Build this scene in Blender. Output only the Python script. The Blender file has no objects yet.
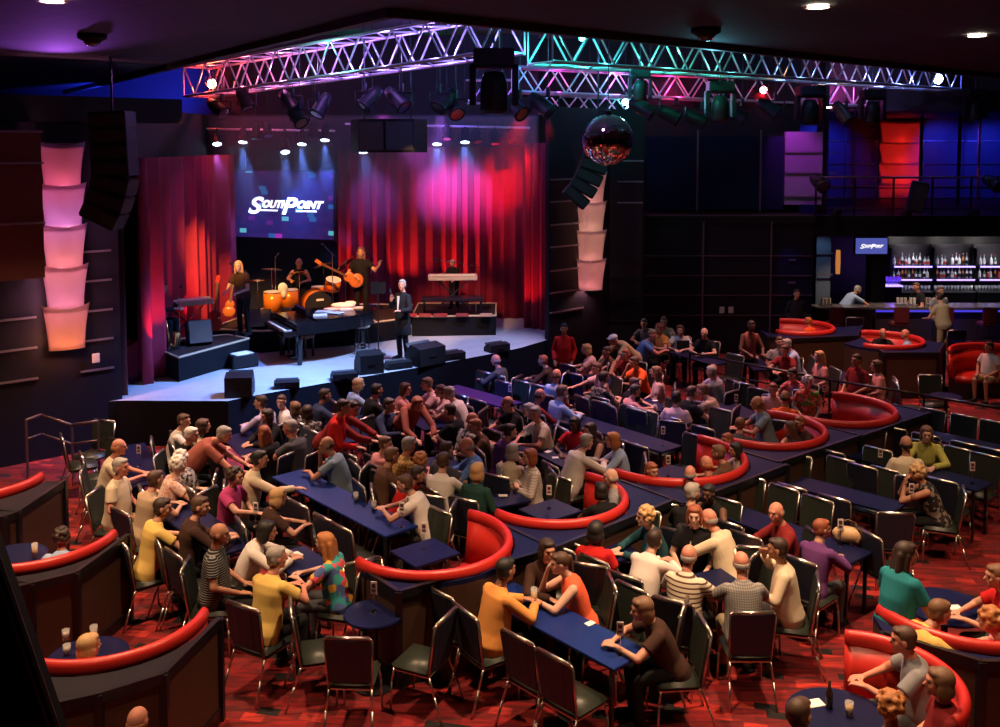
import bpy, bmesh, math, random
from mathutils import Vector, Matrix, noise
random.seed(7)
PI = math.pi
R = math.radians
SC = bpy.context.scene
COL = SC.collection
# ---------------------------------------------------------------- camera, world, exposure
CAM_H, PITCH, FPX, PPY = 5.5, R(3.7), 960.0, 207.0
cam_d = bpy.data.cameras.new('camera')
cam = bpy.data.objects.new('camera', cam_d)
COL.objects.link(cam)
cam.location = (0, 0, CAM_H)
cam.rotation_euler = (PI / 2 - PITCH, 0, 0)
cam_d.sensor_width = 36
cam_d.lens = FPX / 1000 * 36
cam_d.shift_y = (PPY - 363.5) / 1000
cam_d.clip_end = 200
SC.camera = cam
SC.view_settings.view_transform = 'Standard'
SC.view_settings.look = 'None'
SC.view_settings.gamma = 1
SC.view_settings.use_curve_mapping = False
SC.view_settings.exposure = 0.0
SC.cycles.use_denoising = True
SC.cycles.max_bounces = 5
SC.cycles.diffuse_bounces = 2
SC.cycles.glossy_bounces = 3
SC.cycles.sample_clamp_indirect = 3
SC.cycles.caustics_reflective = False
SC.cycles.caustics_refractive = False
W = bpy.data.worlds.new('dim hall air')
SC.world = W
W.use_nodes = True
W.node_tree.nodes['Background'].inputs[0].default_value = (0.25, 0.16, 0.35, 1)
W.node_tree.nodes['Background'].inputs[1].default_value = 0.003

def ray(px, py):
    X, Y = (px - 500) / FPX, -(py - PPY) / FPX
    c, s = math.cos(PITCH), math.sin(PITCH)
    return Vector((X, c + Y * s, -s + Y * c))
def P(px, py, z=0.0):
    d = ray(px, py)
    return Vector((0, 0, CAM_H)) + d * ((z - CAM_H) / d.z)
def D(px, py, y):
    d = ray(px, py)
    return Vector((0, 0, CAM_H)) + d * (y / d.y)

# ---------------------------------------------------------------- lights of the hall
def aim(o, to):
    o.rotation_euler = (Vector(to) - o.location).to_track_quat('-Z', 'Y').to_euler()
def spot(loc, to, col, w, deg=50, blend=.7, rad=.08, name='stage_or_added_spot'):
    l = bpy.data.lights.new(name, 'SPOT')
    l.color, l.energy, l.spot_size, l.spot_blend, l.shadow_soft_size = col, w, R(deg), blend, rad
    o = bpy.data.objects.new(name, l)
    COL.objects.link(o)
    o.location = loc
    aim(o, to)
    return o
def point(loc, col, w, rad=.06, name='lamp_or_added_glow'):
    l = bpy.data.lights.new(name, 'POINT')
    l.color, l.energy, l.shadow_soft_size = col, w, rad
    o = bpy.data.objects.new(name, l)
    COL.objects.link(o)
    o.location = loc
    return o
WARM = (1, .62, .36)
# ceiling downlights over the audience: (x, y, z, watts)
DOWN = [(-9.0, 12.5, 6.95, 600), (-6.0, 9.6, 6.95, 1100), (-6.2, 13.8, 6.95, 1300), (-3.2, 9.6, 6.95, 1150), (-3.2, 5.5, 6.95, 500), (0.6, 8.9, 6.95, 1300), (2.9, 6.0, 6.95, 500),
        (3.2, 9.6, 6.95, 1500), (7.0, 11.5, 6.95, 420), (3.6, 12.4, 6.95, 420), (9.6, 16.0, 6.95, 420), (6.8, 9.2, 6.95, 420)]
for x, y, z, w in DOWN:
    spot((x, y, z), (x, y, 0), WARM, w * 1.35, 84, .9, .12, 'downlight_or_added_beam')
# front light from the trusses on to the crowd and the stage
spot((-2.6, 16.5, 6.9), (-3.5, 14.5, .8), (1, .60, .50), 2600, 62, .9, .2)
spot((1.6, 18.2, 6.9), (1.0, 16.5, .8), (1, .48, .46), 2200, 74, .9, .2)
spot((5.0, 20.3, 6.9), (4.8, 18.6, .8), (1, .40, .34), 1900, 80, .9, .2)
spot((8.4, 22.3, 6.9), (8.0, 21.0, .8), (1, .34, .24), 1500, 80, .9, .2)
spot((-1.5, 18.2, 6.8), (-5.1, 18.1, .84), (.14, .32, 1), 5000, 50, .8)
spot((0.2, 19.0, 6.8), (-3.4, 19.2, .84), (.34, .5, 1), 6200, 46, .8)
spot((1.2, 20.0, 6.8), (-0.6, 21.6, .84), (.5, .5, .95), 2600, 46, .8)
spot((-3.0, 15.5, 6.9), (-2.15, 20.8, 2.2), (1, .66, .40), 3600, 13, .7)
spot((-5.5, 16.5, 6.9), (-6.2, 23.0, 1.9), (1, .50, .14), 5000, 22, .6)
spot((8.6, 20.5, 6.9), (11.2, 25.0, 1.2), (1, .70, .52), 1300, 24, .8)  # added lamp that brightens the people and stools at the bar
spot((5.6, 22.5, 6.9), (7.7, 24.8, 1.2), (.5, .4, 1), 140, 20, .8)  # added lamp so the guard shows against the back wall
spot((-9.4, 13.2, 5.0), (-9.6, 15.2, 2.2), (.05, .06, 1), 35, 80, .9)  # added lamp, not on a truss, that turns the left wall strips blue
spot((-3.4, 15.2, 6.9), (0.0, 18.3, .7), (.15, .25, 1), 2600, 24, .9)  # added lamp standing in for blue stage spill on the front chairs
spot((-1.0, 13.6, 6.9), (2.2, 16.0, .7), (.22, .28, 1), 700, 30, .9)  # second added lamp for the blue spill, over the centre chairs
spot((-3.0, 17.0, 6.9), (-3.6, 22.6, 1.9), (1, .42, .12), 5000, 20, .6)
spot((-2.0, 18.0, 6.9), (-1.3, 23.3, 2.1), (1, .50, .22), 2200, 22, .6)
# ---------------------------------------------------------------- materials (all procedural)
MATS = {}
def mat(name, col, rough=.6, metal=0, emit=None, es=0, var=.12, scale=30, bump=0, **kw):
    if name in MATS: return MATS[name]
    m = bpy.data.materials.new(name)
    m.use_nodes = True
    nt = m.node_tree
    b = nt.nodes['Principled BSDF']
    b.inputs['Roughness'].default_value = rough
    b.inputs['Metallic'].default_value = metal
    for k, v in kw.items():
        b.inputs[k.replace('_', ' ')].default_value = v
    c = (*col, 1) if len(col) == 3 else col
    b.inputs['Base Color'].default_value = c
    if var:
        tc = nt.nodes.new('ShaderNodeTexCoord'); n = nt.nodes.new('ShaderNodeTexNoise'); r = nt.nodes.new('ShaderNodeMapRange'); h = nt.nodes.new('ShaderNodeHueSaturation')
        n.inputs['Scale'].default_value = scale
        r.inputs['To Min'].default_value = 1 - var; r.inputs['To Max'].default_value = 1 + var
        h.inputs['Color'].default_value = c
        nt.links.new(tc.outputs['Object'], n.inputs['Vector'])
        nt.links.new(n.outputs['Fac'], r.inputs['Value'])
        nt.links.new(r.outputs['Result'], h.inputs['Value'])
        nt.links.new(h.outputs['Color'], b.inputs['Base Color'])
        if bump:
            bp = nt.nodes.new('ShaderNodeBump'); bp.inputs['Strength'].default_value = bump
            nt.links.new(n.outputs['Fac'], bp.inputs['Height']); nt.links.new(bp.outputs['Normal'], b.inputs['Normal'])
    if emit:
        b.inputs['Emission Color'].default_value = (*emit, 1)
        b.inputs['Emission Strength'].default_value = es
    MATS[name] = m
    return m
def ramp(nt, stops, interp='CONSTANT'):
    r = nt.nodes.new('ShaderNodeValToRGB')
    r.color_ramp.interpolation = interp
    e = r.color_ramp.elements
    while len(e) < len(stops): e.new(.5)
    for k, (p, c) in enumerate(stops):
        e[k].position = p; e[k].color = (*c, 1)
    return r
def pattern(name, kind, cols, scale=20, rough=.8):
    """cloth with a woven or printed pattern"""
    if name in MATS: return MATS[name]
    m = mat(name, cols[0], rough, var=0, Specular_IOR_Level=.1)
    nt = m.node_tree; b = nt.nodes['Principled BSDF']
    tc = nt.nodes.new('ShaderNodeTexCoord')
    if kind == 'stripe' or kind == 'plaid':
        outs = []
        for ax in (['Z'] if kind == 'stripe' else ['Z', 'X']):
            w = nt.nodes.new('ShaderNodeTexWave'); w.bands_direction = ax; w.inputs['Scale'].default_value = scale
            nt.links.new(tc.outputs['Object'], w.inputs['Vector'])
            r = ramp(nt, [(0, cols[0]), (.72 if kind == 'stripe' else .6, cols[1])])
            nt.links.new(w.outputs['Fac'], r.inputs[0]); outs.append(r)
        if len(outs) == 2:
            mx = nt.nodes.new('ShaderNodeMix'); mx.data_type = 'RGBA'; mx.inputs['Factor'].default_value = .5
            nt.links.new(outs[0].outputs[0], mx.inputs['A']); nt.links.new(outs[1].outputs[0], mx.inputs['B'])
            nt.links.new(mx.outputs['Result'], b.inputs['Base Color'])
        else:
            nt.links.new(outs[0].outputs[0], b.inputs['Base Color'])
    else:
        v = nt.nodes.new('ShaderNodeTexVoronoi'); v.inputs['Scale'].default_value = scale
        nt.links.new(tc.outputs['Object'], v.inputs['Vector'])
        sp = nt.nodes.new('ShaderNodeSeparateColor'); nt.links.new(v.outputs['Color'], sp.inputs[0])
        n = len(cols)
        r = ramp(nt, [(k / n, c) for k, c in enumerate(cols)])
        nt.links.new(sp.outputs[0], r.inputs[0]); nt.links.new(r.outputs[0], b.inputs['Base Color'])
    return m

# ---------------------------------------------------------------- mesh helpers
class MB:
    def __init__(s): s.bm = bmesh.new()
    def _x(s, vs, M):
        bmesh.ops.transform(s.bm, matrix=M, verts=vs); return s
    def box(s, c, d, rot=(0, 0, 0), bev=0):
        vs = bmesh.ops.create_cube(s.bm, size=1)['verts']
        from mathutils import Euler
        s._x(vs, Matrix.Translation(c) @ Euler(rot).to_matrix().to_4x4() @ Matrix.Diagonal((*d, 1)))
        if bev:
            es = list({e for v in vs for e in v.link_edges})
            bmesh.ops.bevel(s.bm, geom=es, offset=bev, segments=2, affect='EDGES')
        return s
    def cyl(s, a, b, r0, r1=None, n=12, caps=True):
        a, b = Vector(a), Vector(b)
        r1 = r0 if r1 is None else r1
        d = b - a
        vs = bmesh.ops.create_cone(s.bm, cap_ends=caps, segments=n, radius1=r0, radius2=r1, depth=d.length)['verts']
        q = d.to_track_quat('Z', 'Y').to_matrix().to_4x4()
        return s._x(vs, Matrix.Translation((a + b) / 2) @ q)
    def tube(s, pts, r, n=8):
        for a, b in zip(pts, pts[1:]): s.cyl(a, b, r, r, n)
        for p in pts[1:-1]: s.sph(p, (r, r, r), 6, 5)
        return s
    def sph(s, c, r, u=16, v=10, rot=None):
        vs = bmesh.ops.create_uvsphere(s.bm, u_segments=u, v_segments=v, radius=1)['verts']
        M = Matrix.Translation(c)
        if rot is not None: M = M @ rot.to_4x4()
        return s._x(vs, M @ Matrix.Diagonal((*r, 1)))
    def cap(s, a, b, r0, r1=None, n=10):
        r1 = r0 if r1 is None else r1
        s.cyl(a, b, r0, r1, n); s.sph(a, (r0,) * 3, n, 6); s.sph(b, (r1,) * 3, n, 6)
        return s
    def prism(s, poly, z0, z1):
        lo = [s.bm.verts.new((x, y, z0)) for x, y in poly]; hi = [s.bm.verts.new((x, y, z1)) for x, y in poly]
        n = len(poly)
        s.bm.faces.new(lo[::-1]); s.bm.faces.new(hi)
        for k in range(n): s.bm.faces.new((lo[k], lo[(k + 1) % n], hi[(k + 1) % n], hi[k]))
        return s
    def loft(s, rings, n=14, closed=True):
        """rings: (centre, rx, ry, matrix)"""
        R_ = []
        for c, rx, ry, M in rings:
            R_.append([s.bm.verts.new(Vector(c) + M @ Vector((rx * math.cos(2 * PI * k / n), ry * math.sin(2 * PI * k / n), 0))) for k in range(n)])
        for a, b in zip(R_, R_[1:]):
            for k in range(n): s.bm.faces.new((a[k], a[(k + 1) % n], b[(k + 1) % n], b[k]))
        if closed:
            s.bm.faces.new(R_[0][::-1]); s.bm.faces.new(R_[-1])
        return s
    def lathe(s, prof, c=(0, 0, 0), n=20):
        I = Matrix.Identity(3)
        return s.loft([((c[0], c[1], c[2] + z), max(r, .0004), max(r, .0004), I) for r, z in prof], n)
    def grid(s, f, nu, nv):
        g = [[s.bm.verts.new(f(u / nu, v / nv)) for v in range(nv + 1)] for u in range(nu + 1)]
        for u in range(nu):
            for v in range(nv): s.bm.faces.new((g[u][v], g[u + 1][v], g[u + 1][v + 1], g[u][v + 1]))
        return s
    def mesh(s, name, m=None, smooth=False, fix=True):
        if fix: bmesh.ops.recalc_face_normals(s.bm, faces=s.bm.faces)
        me = bpy.data.meshes.new(name)
        s.bm.to_mesh(me); s.bm.free()
        if smooth: me.polygons.foreach_set('use_smooth', [True] * len(me.polygons))
        if m: me.materials.append(m)
        return me
    def obj(s, name, m, parent=None, smooth=False, loc=None, rz=0):
        return link(name, s.mesh(name, m, smooth), parent, loc, rz)
def link(name, me, parent=None, loc=None, rz=0):
    o = bpy.data.objects.new(name, me); COL.objects.link(o)
    if parent: o.parent = parent; KIDS.setdefault(parent.name, []).append(o)
    if loc is not None: o.location = loc
    if rz: o.rotation_euler = (0, 0, rz)
    return o
def tag(o, label, cat, group=None, kind=None):
    o['label'] = label; o['category'] = cat
    if group: o['group'] = group
    if kind: o['kind'] = kind
    return o
def thing(name, label, cat, loc=(0, 0, 0), rz=0, group=None):
    o = bpy.data.objects.new(name, None); COL.objects.link(o)
    o.location = loc; o.rotation_euler = (0, 0, rz)
    o.empty_display_size = .1
    return tag(o, label, cat, group)
def struct(name, mb, m, parent=None):
    o = mb.obj(name, m, parent)
    if not parent: o['kind'] = 'structure'
    return o
def copy_tree(o, parent=None):
    c = o.copy(); COL.objects.link(c); c.parent = parent
    for ch in KIDS.get(o.name, ()): copy_tree(ch, c)
    return c
KIDS = {}
ORD = 'first second third fourth fifth sixth seventh eighth ninth tenth eleventh twelfth thirteenth fourteenth fifteenth sixteenth seventeenth eighteenth nineteenth twentieth'.split()
def rotm(v):
    """rotation taking +Z to v"""
    return Vector(v).to_track_quat('Z', 'Y').to_matrix()

# ---------------------------------------------------------------- common materials
BLACK = mat('matte_black_paint', (.008, .008, .010), .6, Specular_IOR_Level=.2)
DARKWALL = mat('dark_wall_panel', (.009, .008, .014), .5, scale=3, Specular_IOR_Level=.2)
STRIP = mat('brushed_metal_strip', (.42, .40, .48), .35, .9)
METAL = mat('chair_steel', (.62, .56, .50), .28, 1)
CHROME = mat('bright_chrome', (.8, .8, .82), .12, 1)
ALU = mat('truss_aluminium', (.75, .75, .78), .38, .75)
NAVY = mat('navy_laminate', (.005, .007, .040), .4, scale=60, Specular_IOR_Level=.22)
SEATV = mat('dark_green_seat_vinyl', (.022, .028, .022), .42, bump=.05)
BACKV = mat('dark_navy_back_fabric', (.018, .022, .045), .5, bump=.05)
REDV = mat('red_booth_vinyl', (.50, .022, .016), .38, scale=8, bump=.03)
BROWNP = mat('brown_booth_panel', (.060, .026, .015), .55, scale=5)
BLKTRIM = mat('black_trim', (.008, .008, .012), .35)
PLASTIC = mat('black_plastic', (.010, .010, .012), .5, Specular_IOR_Level=.2)
GRILLE = mat('speaker_grille', (.02, .02, .024), .7, scale=220, var=.5)
WHITE = mat('white_paper', (.8, .78, .74), .7)
CARDM = mat('printed_table_card', (.75, .7, .68), .6)
SEATB = mat('navy_front_fabric', (.025, .03, .075), .55, bump=.05)

def carpet():
    m = mat('red_patterned_carpet', (.3, .02, .02), .95, var=0)
    nt = m.node_tree; b = nt.nodes['Principled BSDF']; L = nt.links.new
    tc = nt.nodes.new('ShaderNodeTexCoord')
    mp = nt.nodes.new('ShaderNodeMapping'); mp.inputs['Rotation'].default_value = (0, 0, R(12)); L(tc.outputs['Object'], mp.inputs[0])
    br = nt.nodes.new('ShaderNodeTexBrick'); br.inputs['Scale'].default_value = 1; br.inputs['Mortar Size'].default_value = 0
    br.inputs['Brick Width'].default_value = .22; br.inputs['Row Height'].default_value = .12; br.inputs['Bias'].default_value = 0
    br.inputs['Color1'].default_value = (0, 0, 0, 1); br.inputs['Color2'].default_value = (1, 1, 1, 1); L(mp.outputs[0], br.inputs['Vector'])
    r = ramp(nt, [(0, (.006, .002, .003)), (.07, (.17, .003, .005)), (.34, (.21, .004, .006)), (.60, (.13, .0025, .004)), (.91, (.38, .020, .014))])
    L(br.outputs['Color'], r.inputs[0])
    w = nt.nodes.new('ShaderNodeTexNoise'); w.inputs['Scale'].default_value = 1.0; w.inputs['Detail'].default_value = 3
    mp2 = nt.nodes.new('ShaderNodeMapping'); mp2.inputs['Rotation'].default_value = (0, 0, R(-14)); mp2.inputs['Scale'].default_value = (2.2, 17, 1); L(tc.outputs['Object'], mp2.inputs[0]); L(mp2.outputs[0], w.inputs['Vector'])
    r2 = ramp(nt, [(.38, (.28, .28, .28)), (.60, (1.25, 1.25, 1.25))], 'LINEAR'); L(w.outputs['Fac'], r2.inputs[0])
    mx = nt.nodes.new('ShaderNodeMix'); mx.data_type = 'RGBA'; mx.blend_type = 'MULTIPLY'; mx.inputs['Factor'].default_value = .8
    L(r.outputs[0], mx.inputs['A']); L(r2.outputs[0], mx.inputs['B']); L(mx.outputs['Result'], b.inputs['Base Color'])
    return m
def tiles():
    m = mat('dark_ceiling_tile', (.05, .045, .055), .8, var=0)
    nt = m.node_tree; b = nt.nodes['Principled BSDF']; L = nt.links.new
    tc = nt.nodes.new('ShaderNodeTexCoord'); mp = nt.nodes.new('ShaderNodeMapping'); mp.inputs['Rotation'].default_value = (0, 0, R(-50)); L(tc.outputs['Object'], mp.inputs[0])
    br = nt.nodes.new('ShaderNodeTexBrick'); br.offset = 0; br.inputs['Scale'].default_value = 1; br.inputs['Mortar Size'].default_value = .012
    br.inputs['Brick Width'].default_value = 1.8; br.inputs['Row Height'].default_value = 1.8
    br.inputs['Color1'].default_value = (.018, .014, .024, 1); br.inputs['Color2'].default_value = (.024, .020, .032, 1); br.inputs['Mortar'].default_value = (.06, .045, .07, 1)
    L(mp.outputs[0], br.inputs['Vector']); L(br.outputs['Color'], b.inputs['Base Color'])
    return m
# ---------------------------------------------------------------- the room
f_ = MB(); f_.grid(lambda u, v: Vector((-16 + 35 * u, 1 + 34 * v, 0)), 1, 1); struct('floor', f_, carpet())
TILE = tiles()
c_ = MB(); c_.prism([(-16, 1), (18.6, 1), (18.6, 27.18), (-1.2, 10.7), (-13.9, 29.5), (-16, 32)][::-1], 7.0, 7.05)
struct('ceiling', c_, TILE)
c_ = MB(); c_.prism([(-16, 10), (18.6, 10), (18.6, 35), (-16, 35)], 8.5, 8.6); struct('ceiling', c_, mat('coffer_ceiling_paint', (.10, .12, .12), .7))
FASC = mat('ceiling_fascia', (.03, .022, .026), .6)
def wall(name, a, b, z0, z1, m, th=.12, parent=None):
    a, b = Vector((*a, 0)), Vector((*b, 0)); d = b - a
    w = MB(); w.box(((a + b) / 2 + Vector((0, 0, (z0 + z1) / 2))), (d.length, th, z1 - z0), (0, 0, math.atan2(d.y, d.x)))
    return struct(name, w, m, parent)
tn = [0]
def strips(a, b, zs, m=STRIP, off=.09, h=.035, parent=None):
    """horizontal metal strips standing proud of a wall face, towards the camera"""
    a, b = Vector((*a, 0)), Vector((*b, 0)); d = b - a
    n = Vector((d.y, -d.x, 0)).normalized()
    w = MB()
    for z in zs: w.box((a + b) / 2 + n * off + Vector((0, 0, z)), (d.length, .03, h), (0, 0, math.atan2(d.y, d.x)))
    tn[0] += 1
    return struct(f'trim_{tn[0]}', w, m)
def posts(pts, z0, z1, m=STRIP, w_=.04):
    w = MB()
    for x, y in pts: w.box((x, y, (z0 + z1) / 2), (w_, .04, z1 - z0))
    tn[0] += 1
    return struct(f'trim_{tn[0]}', w, m)
wall('trim_ceiling_fascia_front', (-1.2, 10.7), (18.4, 27.0), 6.9, 8.5, FASC)
wall('trim_ceiling_fascia_side', (-1.2, 10.7), (-13.9, 29.5), 6.9, 8.5, FASC)
EDGE = (-6.98, 17.42); DIR = Vector((.77, .64))
def along(p, t): return (p[0] + DIR.x * t, p[1] + DIR.y * t)
WL0 = along(EDGE, -8)
wall('wall_left', WL0, EDGE, 0, 5.9, DARKWALL)
wall('wall_left_upper', along(EDGE, -8), along(EDGE, 1.2), 5.9, 6.35, BLACK, .3)
wall('wall_left_far', (-15.5, 26.5), (-7.2, 27.2), 0, 8.5, DARKWALL)
wall('wall_left_side', (-15.5, 1), (-15.5, 27), 0, 8.5, DARKWALL)
strips(along(EDGE, -7.9), along(EDGE, -1.42), (1.46, 2.0, 2.53))
strips(along(EDGE, -.72), along(EDGE, -.14), (1.46, 2.0, 2.53, 3.07, 3.6))
LP = MB(); a0, a1 = along(EDGE, -6.5), along(EDGE, -1.36)
# warm timber box panel high on the left wall
BOXP = mat('red_brown_lacquer_panel', (.16, .045, .03), .4, scale=2)
wall('wall_left_box', (a0[0] + .25, a0[1] - .35), (a1[0] + .2, a1[1] - .24), 3.25, 5.75, BOXP, .3)
strips((a0[0] + .3, a0[1] - .5), (a1[0] + .3, a1[1] - .37), (4.2, 5.2, 5.72), off=.14)
# proscenium and wall right of the stage
A_, B_, C_, D_, E_ = (1.12, 22.75), (2.75, 24.2), (3.6, 24.2), (3.62, 25.1), (8.2, 25.1)
wall('wall_stage_right', A_, B_, 0, 6.4, DARKWALL); wall('wall_stage_right_pier', B_, C_, 0, 6.4, DARKWALL); wall('wall_back', C_, D_, 0, 6.4, DARKWALL)
wall('wall_back_lower', (3.6, 25.1), E_, 0, 3.62, DARKWALL)
wall('wall_back_upper', (3.6, 26.4), (8.2, 26.4), 3.5, 8.5, DARKWALL)
m_ = MB(); m_.box((5.9, 25.75, 3.56), (4.7, 1.5, .22)); tn[0] += 1; struct(f'trim_{tn[0]}', m_, BLACK)
strips((A_[0] + .02, A_[1]), (A_[0] + .88, A_[1] + .78), (1.5, 1.97, 2.5, 3.07, 3.6, 4.15, 4.68))
strips((2.95, 24.2), (3.6, 24.2), (4.05, 4.58, 5.1))
strips((2.75, 24.2), (3.6, 24.2), (1.03, 1.53, 2.08, 2.6), DARKWALL)
STRIPD = mat('dull_bronze_strip', (.16, .11, .14), .45, .7)
strips((3.6, 25.1), E_, (1.03, 1.56, 2.08, 2.6), STRIPD, h=.025)
posts([(3.66, 25.0), (5.32, 25.0), (7.1, 25.0)], .2, 3.5, STRIPD)
strips((3.6, 25.1), E_, (3.66,), STRIPD, h=.03)
GLASSD = mat('dark_booth_glass', (.01, .012, .03), .08, scale=2)
m_ = MB(); m_.box((5.64, 25.7, 4.75), (3.9, .03, 1.95)); w_ = struct('window_1', m_, GLASSD)
posts([(3.75, 25.6), (5.27, 25.62), (6.95, 25.62)], 3.7, 5.9, STRIPD)
# bar recess, balcony and soffit
wall('wall_bar_left', (8.2, 26.3), (8.2, 30.2), 0, 3.1, DARKWALL); wall('wall_bar_back', (8.2, 30.2), (18.3, 30.2), 0, 3.1, mat('bar_back_wall', (.03, .028, .035), .5))
wall('wall_right', (18.35, 1), (18.35, 34.5), 0, 8.5, DARKWALL)
m_ = MB(); m_.box((13.25, 29.6, 3.37), (10.1, 9.0, .54)); struct('floor_balcony', m_, BLACK)
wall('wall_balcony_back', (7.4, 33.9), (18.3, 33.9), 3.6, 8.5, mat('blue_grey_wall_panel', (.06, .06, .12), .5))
wall('wall_balcony_side', (8.75, 25.8), (8.75, 26.4), 3.6, 8.5, DARKWALL)
strips((10.5, 33.9), (18.3, 33.9), (4.05, 4.84, 5.64), STRIP)
posts([(11.85, 33.0), (13.0, 33.0)], 3.65, 6.6, STRIPD); posts([(15.2, 30.5), (16.6, 33.4)], 3.65, 6.3, STRIP, .05); posts([(12.7, 29.0), (13.85, 29.0)], 3.65, 6.4, BLKTRIM, .09)
m_ = MB(); m_.box((13.3, 30.6, 7.3), (10.0, 6.6, 1.7)); struct('ceiling_soffit', m_, FASC)
wall('wall_far', (-9, 27.4), (8.2, 27.4), 0, 8.5, BLACK)
# purple washed panel beside the balcony
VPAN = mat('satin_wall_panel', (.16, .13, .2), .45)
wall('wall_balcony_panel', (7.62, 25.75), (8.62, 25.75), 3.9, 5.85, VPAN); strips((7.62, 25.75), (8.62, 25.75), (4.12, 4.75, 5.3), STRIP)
strips((8.75, 25.6), (8.95, 25.6), (4.1, 4.75, 5.3, 5.6), STRIP)
spot((7.4, 24.6, 6.7), (7.9, 25.75, 5.1), (.80, .06, 1), 210, 60, .8)
# blue washes on the walls
spot((-7.5, 16.6, 6.4), (-5.5, 9.5, 7.0), (.5, .12, 1), 260, 70, 1.0)  # added purple uplight that brings out the ceiling tiles
spot((-8.1, 16.2, 5.6), (-7.5, 17.0, 4.3), (.08, .10, 1), 420, 60, .8)
spot((-9.0, 22.5, 6.2), (-10.5, 26.8, 7.6), (.02, .04, 1), 4500, 70, .8)
spot((-9.0, 14.6, 6.3), (-9.2, 15.7, 4.6), (1, .07, .03), 60, 60, .8)
for x in (9.6, 11.3, 15.6, 17.4): spot((x, 32.2, 6.2), (x, 33.9, 4.8), (.03, .045, 1), 190, 100, .9)
# ceiling downlight fittings
ring = MB(); ring.grid(lambda u, v: Vector(((.11 + .05 * v) * math.cos(u * 2 * PI), (.11 + .05 * v) * math.sin(u * 2 * PI), .012 - .012 * math.sin(v * PI))), 32, 4); rm = ring.mesh('trim_ring', mat('white_fitting', (.6, .55, .5), .5))
GLOW = mat('downlight_lens', (.9, .8, .7), .4, emit=(1, .84, .62), es=14)
lm = MB(); lm.cyl((0, 0, .006), (0, 0, .03), .112, .112, 24); lm = lm.mesh('lens', GLOW)
k = 0
for px, py, z in ((818, 5, 7.0), (977, 34, 7.0), (52, -1, 7.0), (326, 19, 8.5), (827, 107, 6.45), (700, 114, 8.5)):
    p = P(px, py, z) if px != 700 else None
    if p is None: continue
    t = thing('ceiling_downlight', ['round downlight in the dark ceiling above the centre right trusses', 'round downlight nearest the right edge of the dark ceiling', 'round downlight in the tiled ceiling at top left',
        'round downlight in the raised green lit ceiling above the left truss', 'small downlight in the soffit above the balcony'][k], 'ceiling light', (p.x, p.y, z - .035), 0, 'ceiling downlights'); k += 1
    link('trim_ring', rm, t); link('lens', lm, t)
    if z < 7.1 and px > 100: spot((p.x, p.y, z - .06), (p.x, p.y, 0), WARM, 60, 100, .9, .1, 'downlight_or_added_beam')
det = thing('smoke_detector', 'round dark dome fitting on the tiled ceiling at the left', 'ceiling fitting', P(92, 34, 7.0) - Vector((0, 0, .1)))
d = MB(); d.lathe([(.19, .1), (.19, .04), (.13, .01), (.13, 0)]); d.obj('base', BLACK, det, True); d = MB(); d.sph((0, 0, 0), (.11, .11, .07)); d.obj('dome', mat('smoked_dome', (.05, .04, .05), .1), det, True)
det = thing('smoke_detector', 'round dark dome fitting on the ceiling above the centre trusses', 'ceiling fitting', P(706, 28, 7.0) - Vector((0, 0, .1)))
d = MB(); d.lathe([(.19, .1), (.19, .04), (.13, .01), (.13, 0)]); d.obj('base', BLACK, det, True); d = MB(); d.sph((0, 0, 0), (.11, .11, .07)); d.obj('dome', MATS['smoked_dome'], det, True)

# ---------------------------------------------------------------- stacked wall lamps
def shade_nodes(m, c):
    """thin glowing fabric: lets the lamp inside shine through"""
    nt = m.node_tree; b = nt.nodes['Principled BSDF']; b.inputs['Base Color'].default_value = (*[min(1, v * .3 + .55) for v in c], 1)
    tr = nt.nodes.new('ShaderNodeBsdfTranslucent'); tr.inputs[0].default_value = (*[min(1, v * .35 + .6) for v in c], 1); mx = nt.nodes.new('ShaderNodeMixShader'); mx.inputs[0].default_value = .8
    nt.links.new(b.outputs[0], mx.inputs[1]); nt.links.new(tr.outputs[0], mx.inputs[2]); nt.links.new(mx.outputs[0], nt.nodes['Material Output'].inputs[0])
def tower(name, label, x, y, z0, n, pitch, w, rz, cols, es, light=None):
    t = thing(name, label, 'wall lamp', (x, y, 0), rz, 'stacked shade wall lamps')
    b = MB(); b.box((0, .1, z0 + n * pitch / 2), (w * .5, .1, n * pitch + .1)); b.obj('backplate', BLACK, t)
    for k in range(n):
        zb = z0 + k * pitch
        m = mat(f'lamp_shade_glow_{name[:1]}{int(cols[k][0]*99)}{int(cols[k][1]*99)}{int(cols[k][2]*99)}', (.6, .5, .5), .6, var=0)
        if f'x{m.name}' not in MATS: shade_nodes(m, cols[k]); MATS[f'x{m.name}'] = m
        s = MB()
        def f(u, v):
            wv = w * (.39 + .13 * v ** 1.8)
            X = (u * 2 - 1) * wv
            return Vector((X, -.20 * (1 - (u * 2 - 1) ** 2) * (.8 + .4 * v) - .02, zb + v * (pitch + .02) + .055 * ((u * 2 - 1) ** 2) * v - .02 * (u*2-1)**2*(1-v)))
        s.grid(f, 14, 8)
        o = s.obj('shade', m, t, True)
        md = o.modifiers.new('thick', 'SOLIDIFY'); md.thickness = .006
        q = Matrix.Rotation(rz, 3, 'Z') @ Vector((0, -.055, zb + .10)); lc = Vector(cols[k])
        point(Vector((x, y, 0)) + q, tuple(lc), es, .045)
    return t
pk = [(1, .34, .16), (.95, .36, .52), (1, .38, .42), (.85, .34, .72), (1, .24, .40)]
L1 = along(EDGE, -.97)
tower('stacked_wall_lamp', 'tall stack of five pink flared shades on the left wall', L1[0] + .16, L1[1] - .22, 1.96, 5, .705, .74, R(33), pk, 56)
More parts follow.
